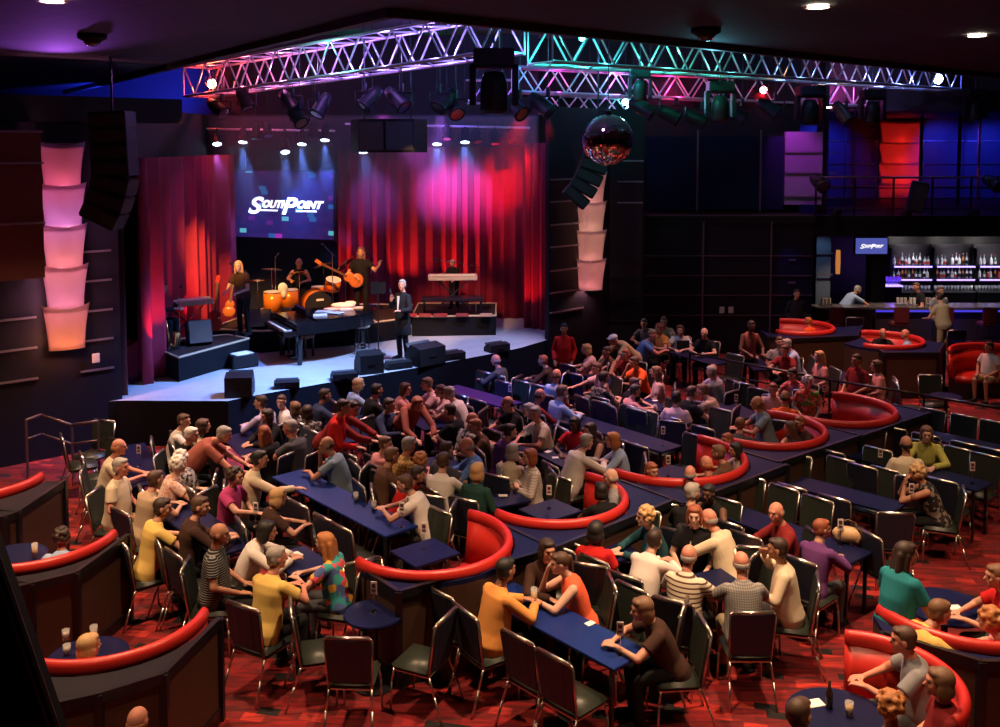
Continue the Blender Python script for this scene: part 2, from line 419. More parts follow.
tower('stacked_wall_lamp', 'stack of pale pink flared shades on the pier right of the stage', 2.20, 23.45, 1.96, 4, .705, .80, R(-4), [(1, .42, .40), (1, .50, .40), (1, .56, .42), (1, .5, .4)], 58)
tower('stacked_wall_lamp', 'wide stack of red flared shades on the balcony back wall', 13.95 + .05, 33.65, 3.4, 4, .72, 1.75, 0, [(.9, .035, .02)] * 4, 26)
# ---------------------------------------------------------------- the stage
ST = .84
def xy(px, py, z): p = P(px, py, z); return (p.x, p.y)
lip = [xy(117, 400.5, ST), xy(228, 401, ST), xy(252, 396, ST), xy(320, 384, ST), xy(400, 370.5, ST), xy(435, 364.5, ST), xy(488, 354.5, ST), xy(520, 348, ST), (1.10, 22.7)]
poly = lip + [(2.7, 24.3), (2.7, 27.3), (-8.6, 27.3), (-8.6, 20), (-7.6, 17.0)]
m_ = MB(); m_.prism([(x, y) for x, y in poly], 0, ST)
SIDE = mat('black_stage_skirt', (.005, .005, .009), .8, Specular_IOR_Level=.1)
DECK = mat('grey_stage_deck', (.42, .43, .45), .42, scale=4, var=.18)
st = m_.mesh('stage', SIDE); st.materials.append(DECK)
for p in st.polygons:
    if p.normal.z > .9: p.material_index = 1
stage = link('stage_floor', st); tag(stage, 'pale grey raised stage floor with black skirt under the performers', 'stage')
# curtains
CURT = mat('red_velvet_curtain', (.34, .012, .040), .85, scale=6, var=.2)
def curtain(label, pts, z0, z1, pitch, amp, m=CURT):
    pts = [Vector((*p, 0)) for p in pts]; L = [0]
    for a, b in zip(pts, pts[1:]): L.append(L[-1] + (b - a).length)
    T = L[-1]
    def f(u, v):
        s = u * T
        k = max(i for i in range(len(L) - 1) if L[i] <= s + 1e-6)
        q = (s - L[k]) / (L[k + 1] - L[k]); p = pts[k].lerp(pts[k + 1], q); d = (pts[k + 1] - pts[k]).normalized(); n = Vector((d.y, -d.x, 0))
        ph = s / pitch * 2 * PI + 1.3 * math.sin(s * 1.7) + .5 * math.sin(s * 4.1)
        a = amp * (.7 + .3 * math.sin(s * 2.3)) * (1 - .25 * v)
        return p + n * (a * math.sin(ph)) + d * (.25 * a * math.sin(2 * ph)) + Vector((0, 0, z0 + (z1 - z0) * v))
    g = MB(); g.grid(f, int(T / pitch * 14), 6)
    o = g.obj('stage_curtain', m, None, True)
    md = o.modifiers.new('thick', 'SOLIDIFY'); md.thickness = .01
    return tag(o, label, 'curtain')
curtain('pleated red velvet curtain at the left side of the stage', [(-6.95, 18.4), (-7.05, 24.9)], ST, 5.25, .70, .24)
curtain('wide pleated red velvet curtain behind the bass player and right keyboard', [(-4.35, 25.7), (0.75, 25.6)], ST, 5.5, .34, .12)
curtain('narrow red velvet curtain leg at the right edge of the stage', [(0.62, 24.3), (1.15, 24.0)], ST, 5.55, .26, .09)
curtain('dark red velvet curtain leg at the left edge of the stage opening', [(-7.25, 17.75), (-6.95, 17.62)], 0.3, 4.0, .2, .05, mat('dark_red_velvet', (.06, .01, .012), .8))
m_ = MB(); m_.box((-5.9, 26.3, 2.6), (3.6, .08, 4.6)); tag(m_.obj('backdrop', mat('black_drape', (.012, .012, .013), .9)), 'plain black backdrop cloth below the video screen', 'backdrop')
m_ = MB()
for a, b in (((-8.2, 19.2), (-8.2, 26)),): pass
m_.box((-3.2, 25.2, 6.9), (8.4, .06, 2.9)); m_.box((-7.35, 21.6, 5.7), (.06, 7.0, 1.1)); m_.box((-7.6, 17.9, 5.7), (1.1, .06, 1.1)); tag(m_.obj('border_drape', MATS['black_drape']), 'black border drape above the red curtain behind the lighting bars', 'drape')

# video screen with the lettering
def text(body, size, m, parent, M, shear=.0, ext=.004, name='lettering', bold=0, sx=1):
    cu = bpy.data.curves.new('t', 'FONT'); cu.body = body; cu.size = size; cu.extrude = ext; cu.shear = shear; cu.offset = bold
    o = bpy.data.objects.new('t', cu); COL.objects.link(o)
    dg = bpy.context.evaluated_depsgraph_get()
    me = bpy.data.meshes.new_from_object(o.evaluated_get(dg)); bpy.data.objects.remove(o)
    me.transform(M @ Matrix.Diagonal((sx, 1, 1, 1))); me.materials.clear(); me.materials.append(m)
    return link(name, me, parent)
LOGO = mat('lit_white_lettering', (.9, .9, .9), .5, emit=(1, .97, .92), es=1.1)
def screen_mat(es):
    m = mat(f'video_screen_picture', (.01, .01, .03), .3, var=0); nt = m.node_tree; b = nt.nodes['Principled BSDF']; L = nt.links.new
    tc = nt.nodes.new('ShaderNodeTexCoord'); br = nt.nodes.new('ShaderNodeTexBrick'); br.inputs['Scale'].default_value = 4; br.inputs['Mortar Size'].default_value = 0
    br.inputs['Brick Width'].default_value = .26; br.inputs['Row Height'].default_value = .26; br.offset = .3
    br.inputs['Color1'].default_value = (0, 0, 0, 1); br.inputs['Color2'].default_value = (1, 1, 1, 1)
    mp = nt.nodes.new('ShaderNodeMapping'); mp.inputs['Rotation'].default_value = (R(90), 0, 0); L(tc.outputs['Generated'], mp.inputs[0]); L(mp.outputs[0], br.inputs[0])
    r = ramp(nt, [(0, (.020, .008, .06)), (.40, (.028, .010, .075)), (.70, (.014, .010, .07)), (.86, (.10, .012, .14)), (.92, (.02, .10, .28)), (.955, (.35, .02, .36)), (.975, (.10, .42, .5))])
    L(br.outputs['Color'], r.inputs[0]); L(r.outputs[0], b.inputs['Emission Color']); b.inputs['Emission Strength'].default_value = es
    return m
SCR = screen_mat(1.0)
def logo(parent, s, y):
    """the sign writing, centred on 0,0,0 in x and z, facing -y"""
    B = Matrix.Translation((0, y, 0)) @ Matrix.Rotation(PI / 2, 4, 'X')
    for body, size, x, z, sx in (('S', .52, -.98, -.20, 1.3), ('OUTH', .22, -.60, -.06, 1.05), ('P', .52, -.10, -.20, 1.2), ('OINT', .22, .30, -.06, 1.15)):
        text(body, size * s, LOGO, parent, B @ Matrix.Translation((x * s, z * s, 0)), .35, .004, 'lettering', .014 * s, sx)
    u = MB(); u.box((-.42 * s, y, -.13 * s), (.46 * s, .008, .035 * s)); u.box((.55 * s, y, -.13 * s), (.52 * s, .008, .035 * s)); u.obj('lettering_underline', LOGO, parent)
a, b = D(228.5, 205, 25.2), D(333, 202, 24.2)
sc = thing('video_screen', 'large video screen reading SOUTH POINT above the drum kit', 'screen', ((a.x + b.x) / 2, (a.y + b.y) / 2, 3.96), math.atan2(b.y - a.y, b.x - a.x))
SW = math.hypot(b.x - a.x, b.y - a.y)
m_ = MB(); m_.box((0, .05, 0), (SW + .1, .08, 1.82)); m_.obj('frame', BLKTRIM, sc)
m_ = MB(); m_.box((0, 0, 0), (SW, .02, 1.72)); m_.obj('picture', SCR, sc)
sg = logo(sc, 1.14, -.02)
for c_ in KIDS[sc.name][2:]: c_.location.x += .16

# risers
RISE = mat('black_riser_skirt', (.007, .007, .009), .85, scale=40, Specular_IOR_Level=.1); RTOP = mat('dark_riser_carpet', (.035, .02, .016), .9, Specular_IOR_Level=.1); EDGEM = mat('pale_riser_edge', (.55, .42, .26), .6)
def riser(label, pts, z1):
    t = thing('stage_riser', label, 'riser', (0, 0, ST))
    m = MB(); m.prism(pts, 0.004, z1 - ST - .04); m.obj('skirt', RISE, t)
    m = MB(); m.prism(pts, z1 - ST - .04, z1 - ST); m.obj('deck', RTOP, t)
    m = MB()
    for a, b in zip(pts, pts[1:] + pts[:1]): m.cyl((*a, z1 - ST), (*b, z1 - ST), .022, .022, 6)
    m.obj('edge_trim', EDGEM, t)
    return t
RZ = 1.33
riser('low black riser with pale edge under the left keyboard and saxophone', [(-6.32, 18.65), (-5.42, 20.5), (-6.0, 20.9), (-6.95, 20.4), (-6.9, 19.3)], RZ)
riser('low dark riser under the blond singer and the drum kit', [(-5.35, 21.3), (-3.2, 22.2), (-2.3, 22.9), (-2.3, 24.9), (-5.9, 25.0), (-6.6, 21.6)], RZ)
riser('black skirted riser under the keyboard at the right of the stage', [(-2.15, 23.15), (-.1, 23.3), (-.1, 25.1), (-2.15, 25.1)], RZ)
# wedge monitors
def wedge(label, px, py, w, h, d, rz, tilt=1):
    w, h, d = w * .86, h * .86, d * .9
    p = P(px, py, ST)
    t = thing('stage_monitor', label, 'stage monitor speaker', (p.x, p.y, ST + .005), R(rz), 'wedge monitors along the stage front')
    m = MB()
    prof = [(-d / 2, 0), (d / 2, 0), (d / 2, h * .45), (d * .1, h), (-d / 2, h * .86)]   # the sloping grille faces +y, towards the performers
    vs = [[m.bm.verts.new((sx * w / 2, y, z)) for y, z in prof] for sx in (-1, 1)]
    m.bm.faces.new(vs[0]); m.bm.faces.new(vs[1][::-1])
    for k in range(5): m.bm.faces.new((vs[0][k], vs[0][(k + 1) % 5], vs[1][(k + 1) % 5], vs[1][k]))
    m.obj('cabinet', PLASTIC, t)
    m = MB(); m.box((0, d * .3 + .012, h * .725), (w * .9, .012, math.hypot(d * .4, h * .55) * .9), (-math.atan2(d * .4, h * .55) + .0, 0, 0)); m.obj('grille', GRILLE, t)
    m = MB(); m.box((0, -d / 2 - .006, h * .45), (w * .3, .012, .05)); m.obj('handle', BLKTRIM, t)
wedge('tall black monitor wedge at the left of the stage front', 240, 395, .58, .50, .50, 8)
wedge('low black floor monitor right of the tall left wedge', 287, 387.5, .56, .17, .34, 12)
wedge('low black floor monitor below the grand piano', 344, 379, .58, .17, .34, 20)
wedge('large black monitor wedge in front of the piano stool', 369, 372, .58, .52, .5, 25)
wedge('low black floor monitor at the feet of the singing man', 398, 368, .62, .18, .34, 28)
wedge('large tilted black monitor wedge right of the singing man', 425, 363, .80, .50, .62, 42)
wedge('low black floor monitor beside the large tilted wedge', 452, 359, .60, .2, .34, 32)
wedge('low black floor monitor near the right end of the stage front', 497, 351, .60, .22, .34, 34)
# floor monitor on the left riser and by the blond singer
def cabinet(name, label, cat, loc, w, h, d, rz, rx=0, grp=None):
    t = thing(name, label, cat, loc, R(rz), grp)
    m = MB(); m.box((0, 0, h / 2), (w, d, h), (0, 0, 0), .015); o = m.obj('cabinet', PLASTIC, t); o.rotation_euler[0] = R(rx)
    m = MB(); m.box((0, -d / 2 - .008, h / 2), (w * .9, .012, h * .92)); g = m.obj('grille', mat('tan_grille_cloth', (.10, .07, .05), .8), t); g.rotation_euler[0] = R(rx)
    return t
p = P(200, 345, RZ); cabinet('guitar_amplifier', 'tilted amplifier with tan grille on the left riser', 'amplifier', (p.x, p.y, RZ + .005), .5, .5, .3, 30, -20)
p = P(258, 330, RZ); cabinet('guitar_amplifier', 'tilted amplifier with tan grille beside the blond singer', 'amplifier', (p.x, p.y + .1, RZ + .005), .55, .42, .3, 15, -25)
p = P(242, 366, ST); t = thing('road_case', 'small black case with papers on top beside the left riser', 'case', (p.x, p.y, ST + .005), R(35))
m = MB(); m.box((0, 0, .13), (.55, .5, .26), (0, 0, 0), .015); m.obj('box', PLASTIC, t); m = MB(); m.box((0, 0, .268), (.4, .3, .012), (0, 0, .2)); m.obj('sheet_music', WHITE, t)
# drum kit
DX, DY = P(317, 317, RZ).x, P(317, 317, RZ).y - .1
ORD_M = mat('amber_drum_shell', (.85, .24, .02), .25, .2); CYM = mat('brass_cymbal', (.8, .5, .18), .25, 1); SKIN_D = mat('white_drum_head', (.75, .72, .65), .6)
kit = thing('drum_kit', 'drum kit with amber shells and brass cymbals under the video screen', 'drum kit', (DX, DY, RZ + .004), R(20))
def drum(name, c, r, h, axis, head=SKIN_D):
    c = Vector(c); ax = Vector(axis).normalized() * (h / 2)
    o = MB().cyl(c - ax, c + ax, r, r, 24).obj(name, ORD_M, kit, True)
    MB().cyl(c + ax, c + ax * 1.06, r * .97, r * .97, 24).obj('drum_head', head, o)
    m = MB()
    for s in (-1, 1): m.cyl(c + ax * s * .97, c + ax * s * 1.02, r * 1.04, r * 1.04, 24)
    m.obj('hoop', CHROME, o)
    for k in range(3):
        a = k * 2.1
    m = MB()
    return o
drum('bass_drum', (0, 0, .33), .33, .45, (.15, -1, 0), mat('black_drum_head', (.02, .02, .02), .35))
MB().box((.055, -.262, .47), (.18, .008, .05), (0, 0, .15)).obj('drum_badge', WHITE, kit)
drum('tom_drum', (.42, .05, .78), .19, .26, (.1, -.35, 1)); drum('tom_drum', (-.62, .05, .50), .21, .40, (0, 0, 1)); drum('floor_tom', (-1.02, .0, .45), .22, .46, (0, 0, 1)); drum('snare_drum', (.15, .55, .6), .18, .14, (0, 0, 1))
def cymbal(x, y, z, r, tx, ty, nm='cymbal'):
    m = MB(); m.lathe([(.02, .03), (.06, .02), (r, 0), (r, -.006), (.02, .012)], n=24)
    bmesh.ops.transform(m.bm, matrix=Matrix.Translation((x, y, z)) @ Matrix.Rotation(tx, 4, 'X') @ Matrix.Rotation(ty, 4, 'Y'), verts=m.bm.verts)
    o = m.obj(nm, CYM, kit, True)
    s = MB(); s.cyl((x, y, .3), (x, y, z), .012, .012, 6)
    for a in (0, 2.1, 4.2): s.cyl((x, y, .32), (x + .2 * math.cos(a), y + .2 * math.sin(a), 0), .01, .01, 6)
    s.obj('stand', CHROME, o)
cymbal(-1.0, .3, 1.18, .25, -.2, .1); cymbal(-.35, .3, 1.05, .24, -.35, 0); cymbal(.25, .35, 1.22, .24, -.3, -.2); cymbal(.75, .15, 1.25, .28, -.5, -.6); cymbal(-1.35, .2, .95, .18, 0, 0, 'hi_hat'); cymbal(.95, -.1, .9, .2, .1, -.4)
t = thing('towel', 'white towel draped over the left floor tom', 'towel', (DX, DY, RZ), R(20)); g = MB(); g.sph((-.80, -.12, .78), (.12, .07, .13), 10, 8); g.sph((-.78, -.14, .66), (.07, .05, .12), 8, 6); g.obj('cloth', WHITE, t, True)
# microphone stands
def micstand(label, loc, h, rz, boom=.5):
    t = thing('microphone_stand', label, 'microphone stand', loc, R(rz), 'microphone stands on the stage')
    m = MB(); m.cyl((0, 0, 0), (0, 0, .02), .13, .12, 16)
    m.obj('base', PLASTIC, t); m = MB(); m.cyl((0, 0, .02), (0, 0, h), .011, .011, 8); m.obj('pole', CHROME, t)
    m = MB(); m.cyl((0, -.1, h - .08), (0, boom, h + .1), .008, .008, 6); m.obj('boom', CHROME, t); m = MB(); m.cap((0, boom, h + .1), (0, boom + .12, h + .12), .02, .028); m.obj('microphone', PLASTIC, t, True)
for lab, px, py, z, h, rz, bm_ in (('boom stand in front of the blond singer', 247, 333, RZ, 1.4, 60, .35), ('boom stand left of the drum kit', 276, 318, RZ, 1.5, 200, .5), ('boom stand right of the drum kit', 333, 318, RZ, 1.6, 30, .6),
        ('stand in front of the bass player', 372, 316, RZ, 1.45, 160, .15), ('boom stand over the right keyboard', 476, 314, RZ, 1.25, 100, .9), ('stand on the left riser behind the saxophone', 180, 348, RZ, 1.1, 10, .3)):
    p = P(px, py, z); micstand(lab, (p.x, p.y, z + .004), h, rz, bm_)
# grand piano: keyboard towards the left, tail towards the right
PX = P(331, 358, ST)
PB = mat('black_piano_lacquer', (.008, .008, .009), .12)
pn = thing('grand_piano', 'black grand piano covered with sheet music at centre stage', 'piano', (PX.x - .1, PX.y + .25, ST + .004), R(30))
out = [(-.95, -.72), (-.55, -.72), (.15, -.70), (.55, -.55), (.95, -.30), (1.15, .05), (1.1, .4), (.85, .62), (.4, .74), (-.95, .74)]
MB().prism(out, .66, .92).obj('case', PB, pn)
MB().prism([(x * .99 + .04, y * 1.0) for x, y in out[1:-1]] + [(-.5, .74)], .93, .96).obj('lid', PB, pn)
m = MB(); m.box((-1.08, 0, .70), (.28, 1.42, .10)); m.obj('key_bed', PB, pn)
kb = MB().box((-1.1, 0, .765), (.16, 1.24, .02)).obj('keyboard', mat('ivory_keys', (.8, .74, .6), .3), pn)
m = MB()
for k in range(52):
    if k % 7 not in (2, 6): m.box((-1.07, -.61 + k * .0238 + .012, .782), (.1, .012, .014))
m.obj('black_keys', PLASTIC, kb)
for x, y in ((-.85, -.6), (-.85, .6), (.85, .1)):
    MB().cyl((x, y, 0), (x, y, .66), .05, .075, 8).obj('leg', PB, pn)
m = MB(); m.box((-.75, 0, .3), (.05, .2, .5)); m.box((-.8, 0, .06), (.2, .25, .05)); m.obj('pedal_lyre', PB, pn)
pm = MB().box((-.6, 0, 1.04), (.05, .7, .2), (0, -.3, 0)).obj('music_rack', PB, pn)
for k, (x, y, s, r) in enumerate(((-.3, -.35, .3, .2), (.1, -.2, .32, -.3), (.45, .1, .3, .4), (.75, .2, .3, 0), (.2, .3, .3, .7), (.6, .42, .3, .2), (-.1, .05, .3, -.1))):
    q = Matrix.Rotation(R(30), 3, 'Z') @ Vector((x, y, .97))
    o = MB().box((0, 0, 0), (s, s * .75, .012 if k % 2 else .03)).obj('sheet_music', WHITE, None, False, Vector((PX.x - .1, PX.y + .25, ST + .012)) + q, r)
    tag(o, f'{ORD[k]} pile of white sheet music from the keyboard end on the grand piano lid', 'sheet music', 'sheet music on the piano')
tw = MB().sph((0, 0, .05), (.28, .12, .07), 12, 8).sph((.16, .05, .09), (.14, .1, .06), 10, 6).obj('towel', WHITE, None, True, Vector((PX.x + .15, PX.y + .75, ST + .985))); tag(tw, 'crumpled white towel at the tail end of the grand piano', 'towel')
p = P(296, 357, ST); bn = thing('piano_bench', 'black piano bench with padded seat in front of the keys', 'bench', (p.x, p.y + .1, ST + .004), R(-25))
MB().box((0, 0, .46), (.75, .36, .08), (0, 0, 0), .02).obj('seat', mat('brown_leather', (.10, .05, .035), .4), bn)
for sx in (-1, 1):
    for sy in (-1, 1): MB().box((sx * .33, sy * .14, .21), (.04, .04, .42)).obj('leg', BLKTRIM, bn)
p = P(362, 354, ST); sl = thing('round_stool', 'round stool with pale seat and chrome foot ring beside the piano', 'stool', (p.x, p.y, ST + .004))
m = MB(); m.lathe([(.0, .60), (.17, .60), (.19, .63), (.17, .67), (0, .67)]); m.obj('seat', mat('cream_stool_seat', (.55, .48, .38), .5), sl, True)
for a in (0.6, 2.2, 3.7, 5.3): MB().cyl((.12 * math.cos(a), .12 * math.sin(a), .6), (.19 * math.cos(a), .19 * math.sin(a), 0), .014, .014, 6).obj('leg', BLKTRIM, sl)
m = MB(); m.tube([(.17 * math.cos(a * PI / 8), .17 * math.sin(a * PI / 8), .2) for a in range(17)], .01, 6); m.obj('foot_ring', CHROME, sl)
# keyboards on stands
def keys(label, loc, rz, w=1.5, fold=False):
    t = thing('stage_keyboard', label, 'keyboard', loc, R(rz), 'electric keyboards on stage')
    MB().box((0, 0, .78), (w, .34, .09), (.12, 0, 0), .01).obj('body', mat('cream_keyboard_case', (.55, .45, .33), .5), t)
    MB().box((0, -.07, .835), (w * .9, .14, .01), (.12, 0, 0)).obj('keyboard', MATS['ivory_keys'], t)
    m = MB()
    for s in (-1, 1): m.cyl((-.4 * s, 0, 0), (.4 * s, 0, .72), .018, .018, 8)
    for s in (-1, 1): m.cyl((s * .42, -.22, .02), (s * .42, .22, .02), .018, .018, 8)
    m.obj('folding_stand', BLKTRIM, t)
p = P(452, 318, RZ); keys('cream electric keyboard on a black cloth table at the right riser', (p.x, p.y + .4, RZ + .16), 3, 1.2)
t = thing('keyboard_table', 'low black table under the right keyboard', 'table', (p.x, p.y + .35, RZ + .004), R(3)); MB().box((0, 0, .42), (1.5, .55, .05)).obj('tabletop', BLKTRIM, t)
for sx in (-1, 1): MB().box((sx * .7, .2, .2), (.05, .05, .4)).obj('leg', BLKTRIM, t)
p = P(192, 338, RZ); keys('cream electric keyboard on a stand on the left riser', (p.x - .1, p.y, RZ + .004), 35, 1.1)
# small odds on the right riser
for k, (px, w, col) in enumerate(((412, .22, (.5, .04, .03)), (425, .3, (.35, .05, .04)), (440, .35, (.3, .04, .04)), (462, .3, (.25, .05, .05)), (486, .3, (.5, .3, .2)))):
    p = P(px, 317, RZ); o = MB().box((0, 0, .035), (w, .14, .07), (0, 0, 0), .01).obj('effects_pedal', mat(f'pedal_{k}', col, .4), None, False, (p.x, p.y + .06, RZ + .004)); tag(o, f'{ORD[k]} small reddish box from the left along the front of the right riser', 'effects pedal', 'boxes on the right riser')
# string instruments
WOOD = mat('honey_guitar_wood', (.55, .16, .04), .25, scale=12)
def guitar(name, label, cat, loc, rot, s=1, M=None):
    t = thing(name, label, cat, loc, 0); t.rotation_euler = rot
    b = MB(); b.sph((0, 0, 0), (.19 * s, .035, .17 * s), 18, 8); b.sph((0, 0, .2 * s), (.14 * s, .033, .14 * s), 18, 8); b.obj('body', M or WOOD, t, True)
    MB().box((0, -.03, .62 * s), (.05, .022, .72 * s)).obj('neck', mat('dark_fretboard', (.12, .05, .03), .4), t)
    MB().box((0, -.03, 1.04 * s), (.08, .02, .18 * s), (0, .15, 0)).obj('headstock', M or WOOD, t)
    return t
p = P(205, 340, RZ); guitar('electric_guitar', 'red electric guitar standing behind the left keyboard', 'guitar', (p.x + .05, p.y + .5, RZ + .25), (-.15, .1, .3), .95, mat('red_guitar', (.5, .03, .02), .25))
p = P(231, 322, RZ); guitar('electric_guitar', 'amber guitar on the floor left of the blond singer', 'guitar', (p.x - .1, p.y + .2, RZ + .22), (-.2, .15, .2), .8)
sx = thing('saxophone', 'brass saxophone on a stand at the left riser corner', 'saxophone', (P(160, 352, RZ).x + .1, P(160, 352, RZ).y + .1, RZ + .01), R(20))
m = MB(); m.tube([(0, 0, .62), (-.05, 0, .66), (-.12, 0, .60)], .012, 8); m.cyl((0, 0, .62), (.06, 0, .14), .014, .035, 12); m.tube([(.06, 0, .14), (.11, 0, .06), (.18, 0, .10)], .04, 10); m.cyl((.18, 0, .10), (.20, 0, .36), .042, .085, 14, False); m.obj('brass_body', CYM, sx, True)
m = MB()
for a in (0, 2.1, 4.2): m.cyl((.1, 0, .14), (.1 + .16 * math.cos(a), .16 * math.sin(a), 0), .008, .008, 6)
m.obj('stand', BLKTRIM, sx)
# prompter monitor near the singing man
p = P(378, 356, ST); t = thing('prompter_screen', 'small black monitor on a pole left of the singing man', 'screen', (p.x, p.y + .1, ST + .004), R(20))
MB().box((0, 0, 1.5), (.34, .05, .26)).obj('display', PLASTIC, t); MB().cyl((0, 0, 0), (0, 0, 1.38), .015, .015, 8).obj('pole', BLKTRIM, t); MB().cyl((0, 0, 0), (0, 0, .03), .16, .15, 14).obj('base', BLKTRIM, t)
# front steps rail near the left stage end
def rail(label, pts, h0, posts_at, name='handrail', lower=True, m=BLKTRIM):
    t = thing(name, label, 'handrail', (pts[0][0], pts[0][1], 0)); o = Vector((pts[0][0], pts[0][1], 0))
    q = [Vector(p) - o for p in pts]
    MB().tube(q, .025, 8).obj('top_rail', m, t, True)
    if lower: MB().tube([p - Vector((0, 0, .32)) for p in q], .018, 8).obj('middle_rail', m, t, True)
    for k in posts_at: MB().cyl((q[k].x, q[k].y, q[k].z), (q[k].x, q[k].y, q[k].z - h0), .022, .022, 8).obj('post', m, t)
rail('dark metal handrail of the steps beside the left stage end', [tuple(P(26, 420, 1.0)), tuple(P(41, 415, 1.0)), tuple(P(72, 425, .9)), tuple(P(98, 421, 1.0))], .98, (0, 2, 3), m=STRIPD)

# ---------------------------------------------------------------- trusses and lighting rig
def truss(label, p0, p1, s, n, chain=True, grp='lighting trusses above the stage'):
    p0, p1 = Vector(p0), Vector(p1); d = (p1 - p0); L = d.length; u = d / L
    w = Vector((-u.y, u.x, 0)).normalized(); v = Vector((0, 0, 1))
    t = thing('lighting_truss', label, 'truss', p0, 0, grp)
    cs = [w * a + v * b for a, b in ((-s / 2, 0), (s / 2, 0), (s / 2, s), (-s / 2, s))]
    for c in cs: MB().cyl(c, c + d, .034, .034, 8).obj('chord', ALU, t)
    for j in range(4):
        a, b = cs[j], cs[(j + 1) % 4]; m = MB(); st_ = L / n
        for k in range(n):
            q0, q1, q2 = a + u * (k * st_), b + u * ((k + .5) * st_), a + u * ((k + 1) * st_)
            m.cyl(q0, q1, .021, .021, 6); m.cyl(q1, q2, .021, .021, 6)
        m.cyl(a, b, .018, .018, 6); m.cyl(a + d, b + d, .018, .018, 6)
        m.obj('lattice', ALU, t)
    if chain:
        for f in (.2, .8): MB().cyl(u * L * f + v * s, u * L * f + v * (8.5 - p0.z), .012, .012, 6).obj('hanging_chain', BLKTRIM, t)
    return t
tlA, tlB = D(197, 97, 24.5), D(512, 52, 17.9)
truss('left front lighting truss glowing red and violet', tlA, tlB, .74, 11)
trA, trB = D(540, 63, 17.8), D(948, 90, 26.5)
truss('right front lighting truss glowing cyan and blue', trA, trB, .72, 14)
truss('rear lighting truss lit magenta behind the cyan truss', D(515, 92, 24.5), D(860, 106, 27.0), .62, 12)
truss('rear left lighting truss lit green beyond the violet truss', D(255, 103, 26.8), D(520, 104, 25.2), .6, 9)
truss('far rear lighting truss with dim cyan glow above the right curtain', D(520, 112, 26.6), D(660, 118, 26.9), .5, 5)
# stage light fixtures; bare added lamps further below tint the trusses
PAR_BODY = None
def fixture(name, label, cat, pos, aimv, lens_col=None, es=0, s=1, grp='stage lights on the trusses', hang=.3):
    t = thing(name, label, cat, pos, 0, grp)
    q = rotm(-Vector(aimv).normalized()).to_4x4()
    def T(mb): bmesh.ops.transform(mb.bm, matrix=q, verts=mb.bm.verts); return mb
    T(MB().lathe([(.0, .34 * s), (.07 * s, .33 * s), (.105 * s, .20 * s), (.11 * s, -.02 * s), (.125 * s, -.03 * s), (.125 * s, -.06 * s), (.1 * s, -.06 * s), (.1 * s, 0), (0, .0)])).obj('lamp_body', PLASTIC, t, True)
    lm_ = mat(f'lens_{int((lens_col or (0,0,0))[0]*9)}{int((lens_col or (0,0,0))[1]*9)}{int((lens_col or (0,0,0))[2]*9)}_{int(es)}', (.1, .1, .12), .1, emit=lens_col, es=es) if lens_col else CHROME
    T(MB().cyl((0, 0, -.045 * s), (0, 0, -.055 * s), .1 * s, .1 * s, 18)).obj('lens', lm_, t)
    y = MB(); r = .15 * s
    y.tube([(-r, 0, 0), (-r, 0, hang * .6), (r, 0, hang * .6), (r, 0, 0)], .012 * s, 6); y.cyl((-r, 0, 0), (r, 0, 0), .01, .01, 6); y.obj('yoke', BLKTRIM, t)
    MB().cyl((0, 0, hang * .6), (0, 0, hang), .03 * s, .03 * s, 8).obj('clamp', BLKTRIM, t)
    top = 6.45 if pos[1] > 27.4 or (pos[1] > 24.9 and pos[0] > 9.9 and pos[2] < 6.4) else 8.5
    if pos[2] > 5.0: MB().cyl((0, 0, hang), (0, 0, top - pos[2]), .006, .006, 5).obj('safety_cable', BLKTRIM, t)
    return t
# blue down-lights on the bar over the stage back
bars = [((205, 129), (335, 131), 24.0, 'left stage lighting bar above the video screen'), ((345, 124), (530, 128), 23.8, 'right stage lighting bar in front of the red curtain')]
for (a, b, y, lab) in bars:
    a, b = D(*a, y), D(*b, y); t = thing('lighting_bar', lab, 'lighting bar', a, 0)
    MB().cyl((0, 0, 0), b - a, .03, .03, 8).obj('pipe', ALU, t)
    for f in (.15, .85): MB().cyl((b - a) * f, (b - a) * f + Vector((0, 0, 8.5 - a.z)), .012, .012, 6).obj('hanging_cable', BLKTRIM, t)
blue = (.12, .25, 1)
pars = [(217, 142, 1), (243, 140, 1), (256, 137, 0), (285, 150, 1), (302, 142, 1), (325, 138, 1), (268, 134, 0), (313, 134, 0), (363, 150, 1), (400, 148, 0), (437, 142, 1), (465, 140, 1), (478, 140, 0), (495, 142, 0), (447, 137, 0), (512, 140, 0)]
for k, (px, py, on) in enumerate(pars):
    p = D(px, py, 23.95 if px < 340 else 23.75)
    fixture('par_can', f'{"blue lit" if on else "dark"} can light, {ORD[k % 20]} listed from the left on the bars over the stage' if False else f'{"blue lit" if on else "unlit"} can light hanging over the stage, {ORD[sorted(q[0] for q in pars if q[2] == on).index(px)]} such from the left',
            'stage light', p, (0, -.35, -1) if k % 3 else (.2, -.5, -1), (.5, .7, 1) if on else None, 14 if on else 0, 1.05, hang=max(.12, D(px, 129, 23.9).z - p.z))
    if on: spot(p + Vector((0, -.08, -.12)), p + Vector((0, 1.85 if px > 340 else .7, -1.25 if px > 340 else -2.1)), blue, (60 if px < 230 else 1500) if px < 340 else (1500 if px > 400 else 800), 40, 1.0, .04)
# the curtain washes
spot((-3.0, 21.5, 6.4), (-1.05, 25.6, 4.25), (.9, .10, 1), 3600, 24, 1.0)
spot((-1.3, 21.5, 6.4), (-1.7, 25.6, 4.3), (.45, .15, 1), 2400, 20, 1.0)
spot((0.6, 21.5, 6.4), (0.0, 25.6, 4.5), (1, .02, .02), 2600, 22, 1.0)
spot((1.2, 22.0, 6.4), (0.75, 24.4, 4.6), (1, .03, .02), 420, 28, 1.0)
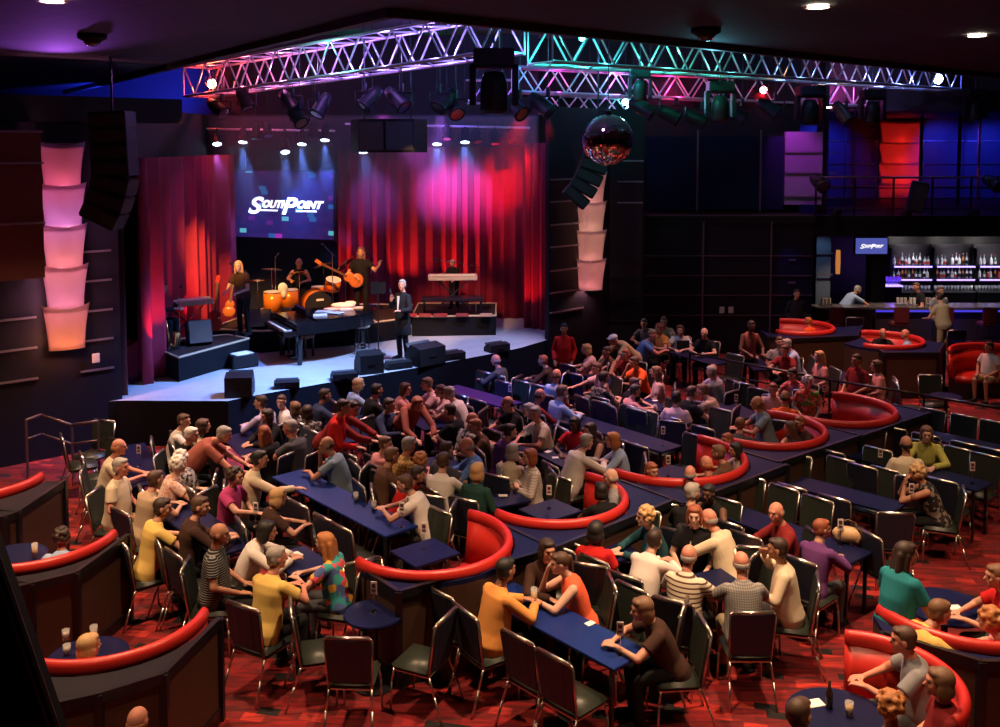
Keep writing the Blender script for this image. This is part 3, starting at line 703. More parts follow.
# added low lamps without fixtures, grazing the folds to streak the curtains
for x in (-4.3, -2.9, -1.5): spot((x - .3, 25.05, 1.6), (x + 1.0, 25.6, 3.3), (1, .13, .06), 150, 70, .9, .02)
for y in (18.2, 20.4, 22.6): spot((-6.5, y, 1.5), (-7.0, y + 1.2, 3.0), (1, .06, .10), 110, 56, .9, .02)
spot((.35, 23.6, 1.0), (.9, 24.2, 2.6), (1, .05, .03), 120, 60, .8, .03)
# added point lamps, not fixtures, that give the trusses their coloured glow
def lerp3(a, b, f): return Vector(a).lerp(Vector(b), f)
for f, col, w in ((.03, (1, .05, .02), 38), (.18, (1, .12, .25), 30), (.33, (.9, .2, .7), 26), (.5, (.45, .18, 1), 40), (.66, (.42, .2, 1), 44), (.8, (.35, .22, 1), 44), (.93, (.3, .2, 1), 40)):
    point(lerp3(tlA, tlB, f) + Vector((.0, .0, .30)), col, w * 1.7)
for f, col, w in ((.02, (.02, .8, .7), 36), (.12, (.03, .7, .8), 36), (.24, (.05, .9, .55), 40), (.38, (.1, .6, .6), 14), (.55, (.15, .3, .8), 14), (.7, (.4, .4, 1), 14), (.84, (.25, .35, 1), 30), (.97, (.05, .1, 1), 130)):
    point(lerp3(trA, trB, f) + Vector((0, 0, .30)), col, w * 1.5)
for px, py, y, col, w in ((560, 84, 24.9, (.8, .05, .6), 30), (620, 84, 25.3, (.8, .05, .7), 30), (680, 88, 25.6, (1, .02, .2), 40), (763, 94, 26.3, (1, .01, .02), 50), (840, 92, 26.8, (.9, .1, .7), 30), (330, 96, 26.4, (0, .6, .3), 22), (410, 96, 25.9, (.1, .55, .4), 26), (628, 106, 26.5, (.1, .7, .9), 30), (300, 45, 20.5, (.1, .5, .45), 40), (560, 60, 23.0, (.05, .25, 1), 60), (450, 75, 23.0, (.15, .1, 1), 60), (640, 70, 24.0, (.05, .4, .8), 50)):
    point(D(px, py, y), col, w)  # likewise added, for the rear trusses and the raised ceiling
# big moving heads and profile spots under the trusses
HEAD = [
 ('moving_head_light', 'red glowing lamp head at the left end of the violet truss', 213, 84, 24.3, (-.1, -1, -.05), (1, .25, .12), 60, 1.2),
 ('moving_head_light', 'white blue glowing lamp head at the right end of the front truss', 937, 79, 26.3, (0, -1, -.1), (.3, .45, 1), 90, 1.3),
 ('moving_head_light', 'red glowing lamp head between the right trusses', 763, 90, 26.2, (0, -1, -.1), (1, .06, .08), 60, 1.0),
 ('moving_head_light', 'small cyan glowing lamp high in the cyan truss', 582, 38, 18.6, (0, -1, -.2), (.1, 1, .7), 20, .6),
 ('moving_head_light', 'pale cyan glowing lamp behind the mirror ball', 625, 102, 24.0, (0, -1, -.2), (.3, .8, 1), 40, .8)]
for nm, lab, px, py, y, av, c, es, s in HEAD: fixture(nm, lab, 'stage light', D(px, py, y), av, c, es, s, hang=.3)
SPOTS = [(222, 112, 23.6, (.8, -.4, -.6), 'dark profile lamp under the red end of the left truss'), (247, 105, 23.0, (.5, -.2, -1), 'dark profile lamp under the left truss beside the red lamp'), (293, 108, 22.0, (.6, -.3, -.8), 'violet lit profile lamp under the middle of the left truss'), (300, 121, 21.9, (.5, -.4, -.6), 'lower profile lamp hanging under the middle of the left truss'),
 (318, 112, 21.4, (-.4, -.4, -.8), 'profile lamp hanging left of the black speaker box'), (365, 104, 20.8, (-.6, -.3, -.7), 'profile lamp above the black speaker box'), (402, 105, 20.2, (.6, -.3, -.6), 'profile lamp over the right half of the speaker box'), (440, 106, 20.0, (-.5, -.5, -.6), 'purple lit profile lamp right of the speaker box'),
 (456, 112, 20.2, (.3, -.6, -.6), 'dark lamp left of the centre moving head'), (520, 112, 19.5, (.5, -.5, -.5), 'dark lamp right of the centre moving head'), (548, 110, 19.2, (.6, -.3, -.5), 'dark lamp left of the mirror ball'), (650, 112, 20.5, (.7, -.2, -.4), 'slanted profile lamp right of the mirror ball'), (676, 118, 20.9, (.8, -.2, -.4), 'slanted profile lamp with red tip right of the mirror ball'),
 (702, 122, 21.4, (.8, -.2, -.4), 'slanted profile lamp left of the green hanging lamp'), (742, 118, 22.4, (.8, -.2, -.4), 'profile lamp right of the green hanging lamp'), (775, 112, 23.2, (.7, -.2, -.5), 'profile lamp under the red lit truss'), (846, 118, 24.6, (.5, -.2, -.8), 'dark profile lamp above the balcony panel'), (980, 112, 27.0, (.3, -.4, -.9), 'dark lamp over the right end of the balcony')]
for px, py, y, av, lab in SPOTS: fixture('profile_spotlight', lab, 'stage light', D(px, py, y), av, None, 0, 1.45, hang=.45)
def moving_head(label, px, py, y, s, col=PLASTIC):
    t = thing('moving_head_light', label, 'stage light', D(px, py, y), 0, 'moving heads hanging from the trusses')
    MB().box((0, 0, .42 * s), (.5 * s, .38 * s, .20 * s), (0, 0, 0), .02).obj('base', col, t)
    m = MB(); m.box((-.26 * s, 0, .08 * s), (.08 * s, .2 * s, .5 * s), (0, 0, 0), .01); m.box((.26 * s, 0, .08 * s), (.08 * s, .2 * s, .5 * s), (0, 0, 0), .01); m.box((0, 0, .31 * s), (.56 * s, .2 * s, .05 * s)); m.obj('yoke', col, t)
    m = MB(); m.lathe([(0, .26), (.12, .24), (.17, .1), (.17, -.22), (.14, -.26), (0, -.26)]); bmesh.ops.scale(m.bm, vec=(s, s, s), verts=m.bm.verts); o = m.obj('head', col, t, True)
    MB().cyl((0, 0, -.262 * s), (0, 0, -.27 * s), .12 * s, .12 * s, 16).obj('lens', mat('dark_glass_lens', (.05, .06, .08), .08), o)
    MB().cyl((0, 0, .5 * s), (0, 0, .5 * s + .3), .02, .02, 6).obj('clamp', BLKTRIM, t)
    MB().cyl((0, 0, .5 * s + .3), (0, 0, (6.45 if y > 26.9 else 8.5) - t.location.z), .006, .006, 5).obj('safety_cable', BLKTRIM, t)
moving_head('large black moving head hanging below the violet truss centre', 494, 92, 17.8, 1.5)
moving_head('green lit moving head under the cyan truss', 720, 108, 21.0, 1.1, mat('green_lit_housing', (.03, .06, .05), .4))  # green light is put into the housing colour
moving_head('dark moving head below the blue end of the right truss', 810, 112, 23.4, 1.2)
moving_head('dark moving head under the magenta truss near the balcony', 872, 112, 25.0, 1.1)
moving_head('small moving head hanging from the cyan truss above the mirror ball', 640, 90, 19.6, .8, MATS['green_lit_housing'])
moving_head('dark moving head at the far right above the balcony', 975, 110, 27.0, 1.1)
# speaker cluster above the stage
p = D(388, 150, 20.8); t = thing('speaker_cluster', 'large black many sided speaker box hanging over the stage', 'speaker', p, 0)
MB().prism([(-.85, .3), (-.6, -.25), (0, -.5), (.6, -.45), (.85, .0), (.8, .6), (-.8, .7)], -.05, .66).obj('cabinet', PLASTIC, t)
m = MB(); m.box((-.3, -.41, .3), (.56, .02, .6), (0, 0, -.39)); m.box((.3, -.5, .3), (.56, .02, .6), (0, 0, .08)); m.obj('grille', GRILLE, t)
for s in (-.5, .5): MB().cyl((s, 0, .6), (s, 0, 8.5 - p.z), .015, .015, 6).obj('hanging_chain', BLKTRIM, t)
def array(label, pts, y, w):
    """hung column of slim speaker boxes"""
    t = thing('line_array_speaker', label, 'speaker', D(*pts[0], y), 0, 'hanging line array speakers')
    o = D(*pts[0], y); q = [D(*p, y) - o for p in pts]
    for a, b in zip(q, q[1:]):
        c = (a + b) / 2; d = b - a; an = math.atan2(-d.x, -d.z)
        cb = MB().box(c, (w * .9, .5, d.length * 1.02), (0, an, 0), .015).obj('speaker_box', PLASTIC, t)
        MB().box(c + Vector((0, -.255, 0)), (w * .9, .012, d.length * .7), (0, an, 0)).obj('grille', GRILLE, cb)
    MB().cyl((0, 0, 0), (0, 0, 8.5 - o.z), .02, .02, 6).obj('hanging_cable', BLKTRIM, t)
array('curved black line array speaker hanging in front of the left wall', [(112, 112), (113, 128), (114, 144), (115, 160), (116, 176), (113, 192), (108, 207), (101, 222)], 16.4, .70)
array('curved black line array speaker hanging beside the right stacked lamp', [(598, 138), (597, 149), (595, 160), (591, 171), (586, 182), (580, 192), (572, 201)], 20.5, .62)
# mirror ball
p = D(608, 140, 15.2); t = thing('mirror_ball', 'large faceted mirror ball hanging below the cyan truss', 'mirror ball', p)
m = MB(); m.sph((0, 0, 0), (.405, .405, .405), 72, 36)
for v in m.bm.verts: pass
rnd = random.Random(3)
bmesh.ops.split_edges(m.bm, edges=m.bm.edges[:])
for f in m.bm.faces:
    c = f.calc_center_median(); a = Matrix.Rotation(rnd.uniform(-.035, .035), 3, 'X') @ Matrix.Rotation(rnd.uniform(-.035, .035), 3, 'Y')
    for v in f.verts: v.co = c + a @ (v.co - c) * .94
m.obj('mirror_tiles', mat('mirror_tile', (.9, .9, .92), .04, 1, var=0), t)
MB().sph((0, 0, 0), (.397, .397, .397), 24, 16).obj('core', BLKTRIM, t, True); MB().lathe([(.05, .39), (.05, .46), (.02, .47)]).obj('cap', CHROME, t); MB().cyl((0, 0, .46), (0, 0, 8.5 - p.z), .008, .008, 6).obj('hanging_cable', BLKTRIM, t)
spot((2.4, 13.2, 7.4), p, (1, .3, .6), 200, 14, .5); point((.6, 13.6, 7.4), (.6, .2, 1), 26, .12); point((3.2, 14.6, 6.7), (.2, .7, .9), 18, .12)  # added lamps near the ball to give its tiles coloured glints

# ---------------------------------------------------------------- balcony: railing, speakers
rl = thing('balcony_railing', 'dark metal railing along the balcony above the bar', 'railing', (8.3, 25.2, 3.65))
for z, r in ((1.0, .03), (.72, .014), (.45, .014), (.18, .014)): MB().cyl((0, 0, z), (7.2, 0, z), r, r, 8).obj('rail', BLKTRIM if z < 1 else STRIPD, rl)
for k in range(8): MB().box((k * 1.02, 0, .5), (.05, .03, 1.0)).obj('post', BLKTRIM, rl)
for px, lab, s in ((917, 'black speaker box leaning on the balcony railing', 1), ):
    p = D(px, 212, 24.95); t = thing('balcony_speaker', lab, 'speaker', (p.x, p.y, 3.7), R(-10)); MB().box((0, 0, .45), (.4, .3, .8), (.1, .18, 0), .02).obj('cabinet', PLASTIC, t); MB().box((-.01, -.19, .45), (.34, .012, .7), (.1, .18, 0)).obj('grille', GRILLE, t)
for px, py, lab in ((822, 186, 'dark lamp clamped to the left end of the balcony railing'), (997, 186, 'dark lamp on the balcony railing at the right edge')):
    fixture('profile_spotlight', lab, 'stage light', D(px, py, 24.9), (.3, -1, -.5), None, 0, 1.4, hang=.25)
m = MB(); m.box((0, 0, 0), (.5, .3, .1)); 
for px in (908, 975, 838): fixture('par_can', f'small lamp standing on the balcony edge {dict([(908, "beside the leaning speaker"), (975, "near the right end"), (838, "near the left end")])[px]}', 'stage light', D(px, 213, 25.0), (.2, -1, .1), None, 0, .8, hang=.12)
# ---------------------------------------------------------------- the bar
BY = 25.9
bt = thing('bar_counter', 'long dark bar counter with lit top under the balcony', 'bar', (10.3, BY, 0))
bc = lambda px: (px - 500) / FPX * BY
MB().box((2.4, .3, .52), (4.9, .5, 1.04)).obj('front_panel', mat('bar_front_panel', (.03, .02, .03), .4), bt); MB().box((2.4, .2, 1.08), (5.0, .8, .07)).obj('bar_top', mat('dark_granite_top', (.10, .09, .09), .2, scale=50, var=.5), bt)
MB().box((2.4, .03, .98), (4.9, .03, .05)).obj('edge_light', mat('violet_edge_light', (.1, .1, .2), .5, emit=(.08, .06, .9), es=.8), bt)
MB().cyl((.2, -.12, .22), (4.7, -.12, .22), .025, .025, 8).obj('foot_rail', CHROME, bt)
for x in (12.2, 14.4): point((x, 25.6, .75), (.03, .03, 1), 5)
for x, w in ((9.4, 150), (11.4, 150), (13.4, 90)): spot((x, 25.7, 3.05), (x, 25.9, 0), (1, .72, .55), w, 100, .9, .1, 'downlight_or_added_beam')  # added fill lamps under the balcony, no fittings modelled
# shelves with bottles
BB = 29.7; s_ = FPX / BB
bx = lambda px: (px - 500) / s_
LEDV = mat('violet_shelf_light', (.4, .3, .6), .5, emit=(.35, .25, 1), es=2.6)
SHELF = mat('dark_shelf_back', (.05, .045, .06), .3)
BOT = []
def bottle(col, h, r):
    m = MB(); m.lathe([(0, 0), (r, 0), (r, h * .55), (r * .85, h * .63), (r * .32, h * .74), (r * .3, h * .96), (r * .36, h * .96), (r * .36, h), (0, h)], n=12)
    b = m.mesh('bottle', col, True)
    l = MB().cyl((0, 0, h * .18), (0, 0, h * .46), r * 1.02, r * 1.02, 12, False).mesh('label', BLAB[len(BOT) % 3], True)
    c = MB().cyl((0, 0, h), (0, 0, h * 1.06), r * .38, r * .38, 8).mesh('cap', BLAB[(len(BOT) + 1) % 3], True)
    BOT.append((b, l, c))
BLAB = [mat('white_bottle_label', (.8, .78, .72), .6), mat('red_bottle_label', (.5, .05, .04), .6), mat('black_bottle_cap', (.02, .02, .02), .5)]
for c_, h, r in (((.65, .72, .75), .34, .045), ((.45, .52, .5), .30, .05), ((.5, .18, .05), .36, .042), ((.12, .25, .14), .33, .04), ((.35, .06, .05), .30, .046), ((.75, .75, .78), .38, .04)):
    bottle(mat(f'bottle_glass_{len(BOT)}', c_, .12, 0, Specular_IOR_Level=.7), h, r)
CN = ['clear', 'grey', 'amber', 'green', 'dark red', 'frosted']
bays = [(893, 933, 'left'), (936, 976, 'middle'), (979, 1008, 'right')]
rnd = random.Random(5)
for bi, (x0, x1, bn_) in enumerate(bays):
    X0, X1 = bx(x0), bx(x1)
    t = thing('bottle_shelf_unit', f'violet lit {bn_} bay of bottle shelves behind the bar', 'shelf', ((X0 + X1) / 2, BB, 0), 0, 'bottle shelves behind the bar')
    w = X1 - X0
    MB().box((0, .22, 1.55), (w, .04, 1.7)).obj('back_panel', SHELF, t)
    for sx in (-1, 1): MB().box((sx * w / 2, .1, 1.45), (.04, .22, 1.7)).obj('side_panel', BLKTRIM, t)
    for si, z in enumerate((1.74, 1.33)):
        sh = MB().box((0, 0, z), (w - .06, .4, .03)).obj('shelf', BLKTRIM, t); MB().box((0, -.205, z), (w - .06, .015, .045)).obj('light_strip', LEDV, sh)
        n = int(w / .115)
        for k in range(n):
            j = rnd.choice((0, 1, 2, 5, 0, 3, 4)) if bi != 1 else rnd.choice((0, 5, 0, 1, 5, 2))
            if bi == 2 and rnd.random() < .45: continue
            if rnd.random() < .07: continue
            o = link('bottle', BOT[j][0], None, ((X0 + X1) / 2 - w / 2 + .09 + k * .115 + rnd.uniform(-.012, .012), BB - .07 + rnd.uniform(-.03, .03), z + .016))
            for mm, nn in ((BOT[j][1], 'label'), (BOT[j][2], 'cap')): link(nn, mm, o)
            tag(o, f'{CN[j]} bottle, place {ORD[k]} from the left on the {("upper", "lower")[si]} shelf of the {bn_} bar bay', 'bottle', f'bottles on the {("upper", "lower")[si]} shelf of the {bn_} bay')
    MB().box((0, .0, .95), (w, .42, .05)).obj('worktop', mat('steel_worktop', (.4, .4, .42), .35, .8), t); MB().box((0, .02, .46), (w, .4, .92)).obj('base_cabinet', BLKTRIM, t)
    spot(((X0 + X1) / 2, BB - 1.3, 2.7), ((X0 + X1) / 2, BB, 1.35), (1, .92, .88), 60, 60, .8, .1)  # added front lamp that brightens the bottles
    for zz in (2.45, 1.27): spot(((X0 + X1) / 2, BB - .45, 2.55), ((X0 + X1) / 2, BB, zz), (1, .92, .85) if zz > 2 else (.9, .85, 1), 20, 100, .8, .1)
    # glass racks below
    for k in range(3):
        x = X0 + w * (k + .5) / 3
        o = thing('glass_stack', f'{ORD[k]} cluster of clear stacked glasses below the bottles of the {bn_} bay', 'glassware', (x, BB - .05, .978), 0, 'stacked glasses behind the bar')
        for q in range(4):
            MB().lathe([(.03, 0), (.045, .16), (.04, .16), (.028, .01), (0, .01)], ((q - 1.5) * .1, 0, 0)).obj('glass', mat('clear_glassware', (.6, .65, .66), .08, 0, Specular_IOR_Level=.8), o, True)
# wall television
p = D(871.5, 246, 26.2); tv = thing('wall_television', 'small television reading SOUTH POINT above the bar', 'television', p, 0)
MB().box((0, .04, 0), (.94, .07, .50), (0, 0, 0), .01).obj('frame', BLKTRIM, tv)
TVM = mat('television_picture', (.02, .02, .05), .3, emit=(.10, .12, .5), es=.8, var=0); MB().box((0, 0, 0), (.86, .02, .43)).obj('picture', TVM, tv)
logo(tv, .33, -.016); MB().cyl((0, .05, .2), (0, .05, .9), .03, .03, 8).obj('ceiling_mount', BLKTRIM, tv)
# purple lit glasses between the pillars
t = thing('glass_display', 'purple lit shelf of hanging glasses left of the bar pillar', 'glassware', (bx(878), 28.9, 1.25))
MB().box((0, 0, 0), (.9, .35, .04)).obj('shelf', LEDV, t); MB().box((0, 0, -.635), (.85, .32, 1.23)).obj('cabinet', BLKTRIM, t)
for k in range(8):
    for r_ in range(2): MB().lathe([(.035, .02), (.008, .03), (.008, .12), (.04, .16), (.045, .26), (.04, .26), (.035, .17)], (-.38 + k * .11, -.08 + r_ * .15, .0)).obj('glass', mat('violet_lit_glass', (.35, .25, .9), .1, emit=(.15, .05, .7), es=.25), t, True)  # purple light is put into the glass colour and its faint emission
point((bx(878), 28.4, 1.9), (.35, .1, 1), 10)
# pillar faces, warm sconce, counter clutter
m = MB(); m.box(((888 - 500) / FPX * 27.0, 27.7, 1.55), (.42, .42, 3.1)); tn[0] += 1; struct(f'trim_{tn[0]}', m, BLKTRIM)
m = MB(); m.box(((826 - 500) / FPX * 26.6, 26.8, 1.55), (.40, .3, 3.1)); tn[0] += 1; struct(f'trim_{tn[0]}', m, mat('pale_pillar_panel', (.10, .13, .17), .4))
strips(((818 - 500) / FPX * 26.6, 26.6), ((834 - 500) / FPX * 26.6, 26.6), (1.9, 2.5), STRIP, .06); strips(((790 - 500) / FPX * 25, 25.0), ((797 - 500) / FPX * 25, 25.0), (1.9, 2.5), STRIP, .03)
spot((8.9, 25.9, 3.0), (9.0, 26.7, 2.3), (.3, .5, .9), 16, 80, .8); spot((7.3, 24.3, 3.4), (7.75, 25.1, 2.1), (.04, .06, 1), 30, 45, .8)
p = D(838, 262, 28); o = thing('wall_sconce', 'narrow warm glowing sconce left of the television', 'wall lamp', p); MB().lathe([(.06, -.35), (.07, 0), (.06, .35), (0, .35)]).obj('shade', mat('amber_sconce', (.4, .2, .08), .6, emit=(1, .35, .08), es=.5), o, True); MB().box((0, .08, 0), (.1, .05, .5)).obj('wall_plate', BLKTRIM, o)
for px, py, lab in ((96, 358, 'pale switch plate on the left wall below the pink lamp stack'), (567, 297, 'pale switch plate on the wall right of the stage'), (722, 310, 'left one of two pale switch plates on the back wall'), (731, 310, 'right one of two pale switch plates on the back wall')):
    p = D(px, py, {96: 17.0, 567: 23.2}.get(px, 24.98)); o = MB().box((0, 0, 0), (.13, .03, .17), (0, 0, R(38) if px < 600 else 0), .008).obj('switch_plate', mat('pale_plate', (.5, .45, .42), .5), None, False, p); tag(o, lab, 'switch plate')
for k, px in enumerate((948, 992, 903, 838)):
    q = P(px, 352, 0); x = (px - 500) / FPX * 25.3
    t = thing('bar_stool', ['red backed bar stool second from the right at the bar', 'red backed bar stool at the right end of the bar', 'dark red bar stool by the bartender', 'dark red bar stool left of the leaning man'][k], 'stool', (x, 25.35, .004), 0, 'bar stools')
    RM = mat('dark_red_stool', (.09, .006, .008), .5)
    MB().box((0, 0, .74), (.4, .4, .09), (0, 0, 0), .03).obj('seat', RM, t); MB().box((0, -.2, 1.0), (.4, .06, .42), (-.08, 0, 0), .02).obj('backrest', RM, t)
    for sx in (-1, 1):
        for sy in (-1, 1): MB().cyl((sx * .15, sy * .15, .7), (sx * .2, sy * .2, 0), .016, .016, 6).obj('leg', BLKTRIM, t)
# point of sale things on the counter
for px, lab, c_ in ((820, 'stack of pale cups on the counter left of the leaning man', (.6, .5, .35)), (905, 'metal drink rack on the bar top by the bartender', (.5, .45, .4)), (930, 'row of bar tools on the bar top beside the bartender', (.4, .3, .25)), (918, 'white cloth on the bar top by the bartender', (.7, .68, .62))):
    z = 1.12; x = (px - 500) / FPX * 26.1
    if px == 820: x = 8.9
    o = thing('bar_caddy', lab, 'bar equipment', (x, 26.1 if px != 820 else 26.0, z), 0)
    MB().box((0, 0, .02), (.3, .2, .04)).obj('tray', CHROME, o)
    for q in range(3): MB().cyl((-.1 + q * .1, 0, .04), (-.1 + q * .1, 0, .2), .035, .04, 10).obj('cup', mat(f'cup_{px}', c_, .4), o)
sb = thing('service_counter', 'short dark service counter left of the bar', 'counter', (9.35, 26.05, 0)); MB().box((0, 0, .52), (1.5, .5, 1.04)).obj('front_panel', BLKTRIM, sb); MB().box((0, 0, 1.08), (1.6, .6, .06)).obj('worktop', MATS['dark_granite_top'], sb)
# ---------------------------------------------------------------- booths
U_ = Vector((.77, .64, 0)); N_ = Vector((.64, -.77, 0))
NAVYL = mat('navy_ledge_top', (.006, .009, .050), .5, scale=20, Specular_IOR_Level=.15)
BOOTH_SOLID = []
def booth(label, c, r, back, a0, a1, grp):
    """curved bench; back = plan direction of the middle of its back; a0..a1 the arc in degrees about it"""
    c = Vector((*c, 0)); b = Vector((*back, 0)).normalized(); s = Vector((-b.y, b.x, 0))
    t = thing('curved_booth', label, 'booth', (c.x, c.y, .003), 0, grp)
    n = 30
    def arc(rad, z): return [b * (math.cos(R(a0 + (a1 - a0) * k / n)) * rad) + s * (math.sin(R(a0 + (a1 - a0) * k / n)) * rad) + Vector((0, 0, z)) for k in range(n + 1)]
    def sweep(prof, m, name, sm=True):
        g = MB(); rows = [arc(rad, z) for rad, z in prof]; k_ = len(prof)
        V = [[g.bm.verts.new(p) for p in row] for row in rows]
        for i in range(k_):
            for j in range(n): g.bm.faces.new((V[i][j], V[i][j + 1], V[(i + 1) % k_][j + 1], V[(i + 1) % k_][j]))
        g.bm.faces.new([V[i][0] for i in range(k_)]); g.bm.faces.new([V[i][n] for i in range(k_)][::-1])
        return g.obj(name, m, t, sm)
    sweep([(r + .05 * math.cos(q * PI / 5) + .0, 1.03 + .075 * math.sin(q * PI / 5)) for q in range(10)][::-1], REDV, 'bolster')
    sweep([(r + .03, .97), (r - .03, .98), (r - .12, .46), (r + .02, .46)], REDV, 'seat_back')
    sweep([(r - .10, .48), (r - .16, .50), (r - .52, .50), (r - .56, .46), (r - .56, .34), (r - .10, .34)], REDV, 'seat_cushion')
    sweep([(r, .46), (r - .50, .34), (r - .50, .0), (r + .02, .0)], BLKTRIM, 'base', False)
    return t
def ledge(t, poly, h=1.0, top=None):
    """brown panelled back with a navy ledge, fixed to the booth"""
    xs, ys = t.location.xy; q = [(x - xs, y - ys) for x, y in poly]
    m = MB().prism(q, 0, h - .05).mesh('back_panel', BROWNP); link('back_panel', m, t)
    MB().prism(q, h - .05, h).obj('ledge_top', top or NAVYL, t)
    tr = MB(); n = len(q)
    for k in range(min(OUT, n - 1)):
        a, b = Vector((*q[k], 0)), Vector((*q[k + 1], 0))
        tr.box((a + b) / 2 + Vector((0, 0, h - .03)), ((b - a).length, .05, .09), (0, 0, math.atan2((b - a).y, (b - a).x))); tr.box((a + b) / 2 + Vector((0, 0, .07)), ((b - a).length, .04, .14), (0, 0, math.atan2((b - a).y, (b - a).x)))
    for k in range(min(OUT, n - 1) + 1): tr.box((*q[k], h / 2), (.07, .07, h))
    for k in range(min(OUT, n - 1)):
        a, b = Vector((*q[k], 0)), Vector((*q[k + 1], 0)); nn = int((b - a).length / 1.1)
        for j in range(1, nn): tr.box(a.lerp(b, j / nn) + Vector((0, 0, h / 2)), (.06, .05, h), (0, 0, math.atan2((b - a).y, (b - a).x)))
    tr.obj('black_trim', BLKTRIM, t)
    return t
def arcp(c, r, u, n, steps=14, f0=0, f1=180):
    return [(c[0] + r * (math.cos(R(a)) * u.x + math.sin(R(a)) * n.x), c[1] + r * (math.cos(R(a)) * u.y + math.sin(R(a)) * n.y)) for a in [f0 + (f1 - f0) * k / steps for k in range(steps + 1)]]
ROW = [(-.80, 10.56), (.68, 11.92), (2.42, 13.48), (4.15, 14.85), (5.68, 16.0)]
RRAD = [.90, .90, 1.06, .92, .95]; REND = [112, 108, 106, 122, 124]
RNAME = ['nearest the round table', 'second from the round table', 'third from the round table', 'fourth from the round table', 'farthest and emptiest of the middle row']
for k, c in enumerate(ROW):
    cv = Vector((*c, 0)); pv = (Vector((*ROW[k - 1], 0)) + cv) / 2 if k else None; nv = (Vector((*ROW[k + 1], 0)) + cv) / 2 if k < 4 else cv + U_ * 1.12
    o_ = lambda v: tuple((v + N_ * (RRAD[k] + .12)).xy)
    poly = [tuple(P(368, 573, 1.0).xy), tuple(P(399, 592, 1.0).xy)] if k == 0 else [tuple((pv + N_ * .1).xy), o_(pv)]
    poly += [o_(nv), tuple((nv + N_ * .1).xy)] + arcp(c, RRAD[k] + .07, U_, N_, 14, 6, 174); OUT = 3 if k == 4 else 2
    if k: OUT = max(OUT, 2)
    ledge(booth(f'red curved booth in the middle diagonal row, {RNAME[k]}', c, RRAD[k], (N_.x, N_.y), -92, REND[k], 'red booths in the middle row'), poly)
LB = [((-3.72, 8.84), [(0, 716), (99, 694), (164, 674), (219, 619)], 'lowest'), ((-5.33, 10.7), [(0, 592), (31, 584), (76, 573), (128, 535)], 'middle'), ((-7.08, 12.62), [(-20, 520), (5, 517), (18, 512), (64, 481)], 'farthest')]
for c, pp, nm in LB:
    u2, n2 = Vector((.92, .39, 0)), Vector((.39, -.92, 0))
    po = [tuple(P(x, y, 1.0).xy) for x, y in pp] + arcp(c, .99, u2, n2, 14, 23, 170); OUT = 3
    ledge(booth(f'red curved booth with brown panelled back, {nm} of the three along the left side', c, .90, (n2.x, n2.y), -85, 70, 'red booths along the left side'), po, 1.0, mat('black_ledge_top', (.010, .010, .016), .45, Specular_IOR_Level=.25))
booth('red curved booth at lower right holding the man in the grey shirt', (3.05, 7.72), .74, (.97, .26), -66, 68, 'red booths at the lower right')
bq = booth('navy sided red curved booth at the right edge behind the grey shirted man', (4.55, 9.15), .92, (-.05, -1), -75, 125, 'red booths at the lower right')
OUT = 3
ledge(bq, [(3.55, 8.6), (4.2, 8.1), (5.6, 8.1), (5.8, 9.0)] + arcp((4.55, 9.15), .99, Vector((1, -.05, 0)), Vector((-.05, -1, 0)), 12, 8, 165))
FB = [((7.25, 23.3), 'left of three small booths at the back right', [(768, 337), (792, 339), (857, 336), (862, 326)]), ((8.75, 21.75), 'middle of three small booths at the back right', [(862, 338), (884, 353), (938, 353), (944, 343)])]
booth('bright red curved booth open towards the camera, right of three at the back right', (10.65, 20.25), .95, (.15, 1), -80, 80, 'small red booths at the back right')
for c, nm, pp in FB:
    u3, n3 = Vector((.98, .2, 0)), Vector((.2, -.98, 0)); po = [tuple(P(x, y, 1.0).xy) for x, y in pp] + arcp(c, .95, u3, n3); OUT = 3
    ledge(booth(f'bright red curved booth, {nm}', c, .88, (.9, -.42), -112, 124, 'small red booths at the back right'), po)
spot((6.4, 18.6, 7.2), (8.2, 21.6, .6), (1, .55, .35), 1100, 44, .9); spot((6.0, 21.5, 8.2), (7.25, 23.3, .8), (1, .45, .28), 260, 30, .8); spot((8.0, 20.4, 8.2), (8.8, 21.7, .8), (1, .45, .3), 110, 34, .8)  # added lamps that brighten the back booths and their brown panels
rail('long black handrail crossing the right side in front of the back booths', [tuple(P(690, 353, .95)), tuple(P(830, 380, .95)), tuple(P(924, 395, .95)), tuple(P(1010, 410, .95))], .95, (0, 1, 2))

# ---------------------------------------------------------------- tables
TABS = []   # centre, half length, half width, angle: obstacles for seating
TPH = {}
CARDS = []
def long_table(key, phrase, label, A, B, w=.50, m=NAVY):
    a, b = P(*A, .75), P(*B, .75); c = (a + b) / 2; d = b - a; an = math.atan2(d.y, d.x); L = d.length
    t = thing('long_table' if L > 1.3 else 'small_table', label, 'table', (c.x, c.y, .003), an, 'navy tables on the floor')
    MB().box((0, 0, .735), (L, w, .03), (0, 0, 0), .004).obj('tabletop', m, t)
    for sx in (-1, 1):
        for sy in (-1, 1): MB().box((sx * (L / 2 - .07), sy * (w / 2 - .05), .36), (.035, .035, .72)).obj('leg', BLKTRIM, t)
    TABS.append((c.x, c.y, L / 2, w / 2, an)); TPH[key] = phrase
    return t
T_ = long_table
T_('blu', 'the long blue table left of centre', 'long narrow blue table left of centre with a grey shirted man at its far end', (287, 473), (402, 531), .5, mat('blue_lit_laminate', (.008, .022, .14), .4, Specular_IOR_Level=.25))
T_('bl0', 'the short blue table beyond the long blue one', 'short blue table near the stage beside the maroon shirted standing man', (236, 434), (266, 461))
T_('lf1', 'the dark table at the left with a card stand', 'dark blue table at the far left between the white haired man and cream shirts', (128, 445), (152, 484))
T_('lf2', 'the dark table of the pink floral group', 'long dark table in the left crowd by the magenta top woman', (172, 505), (236, 551))
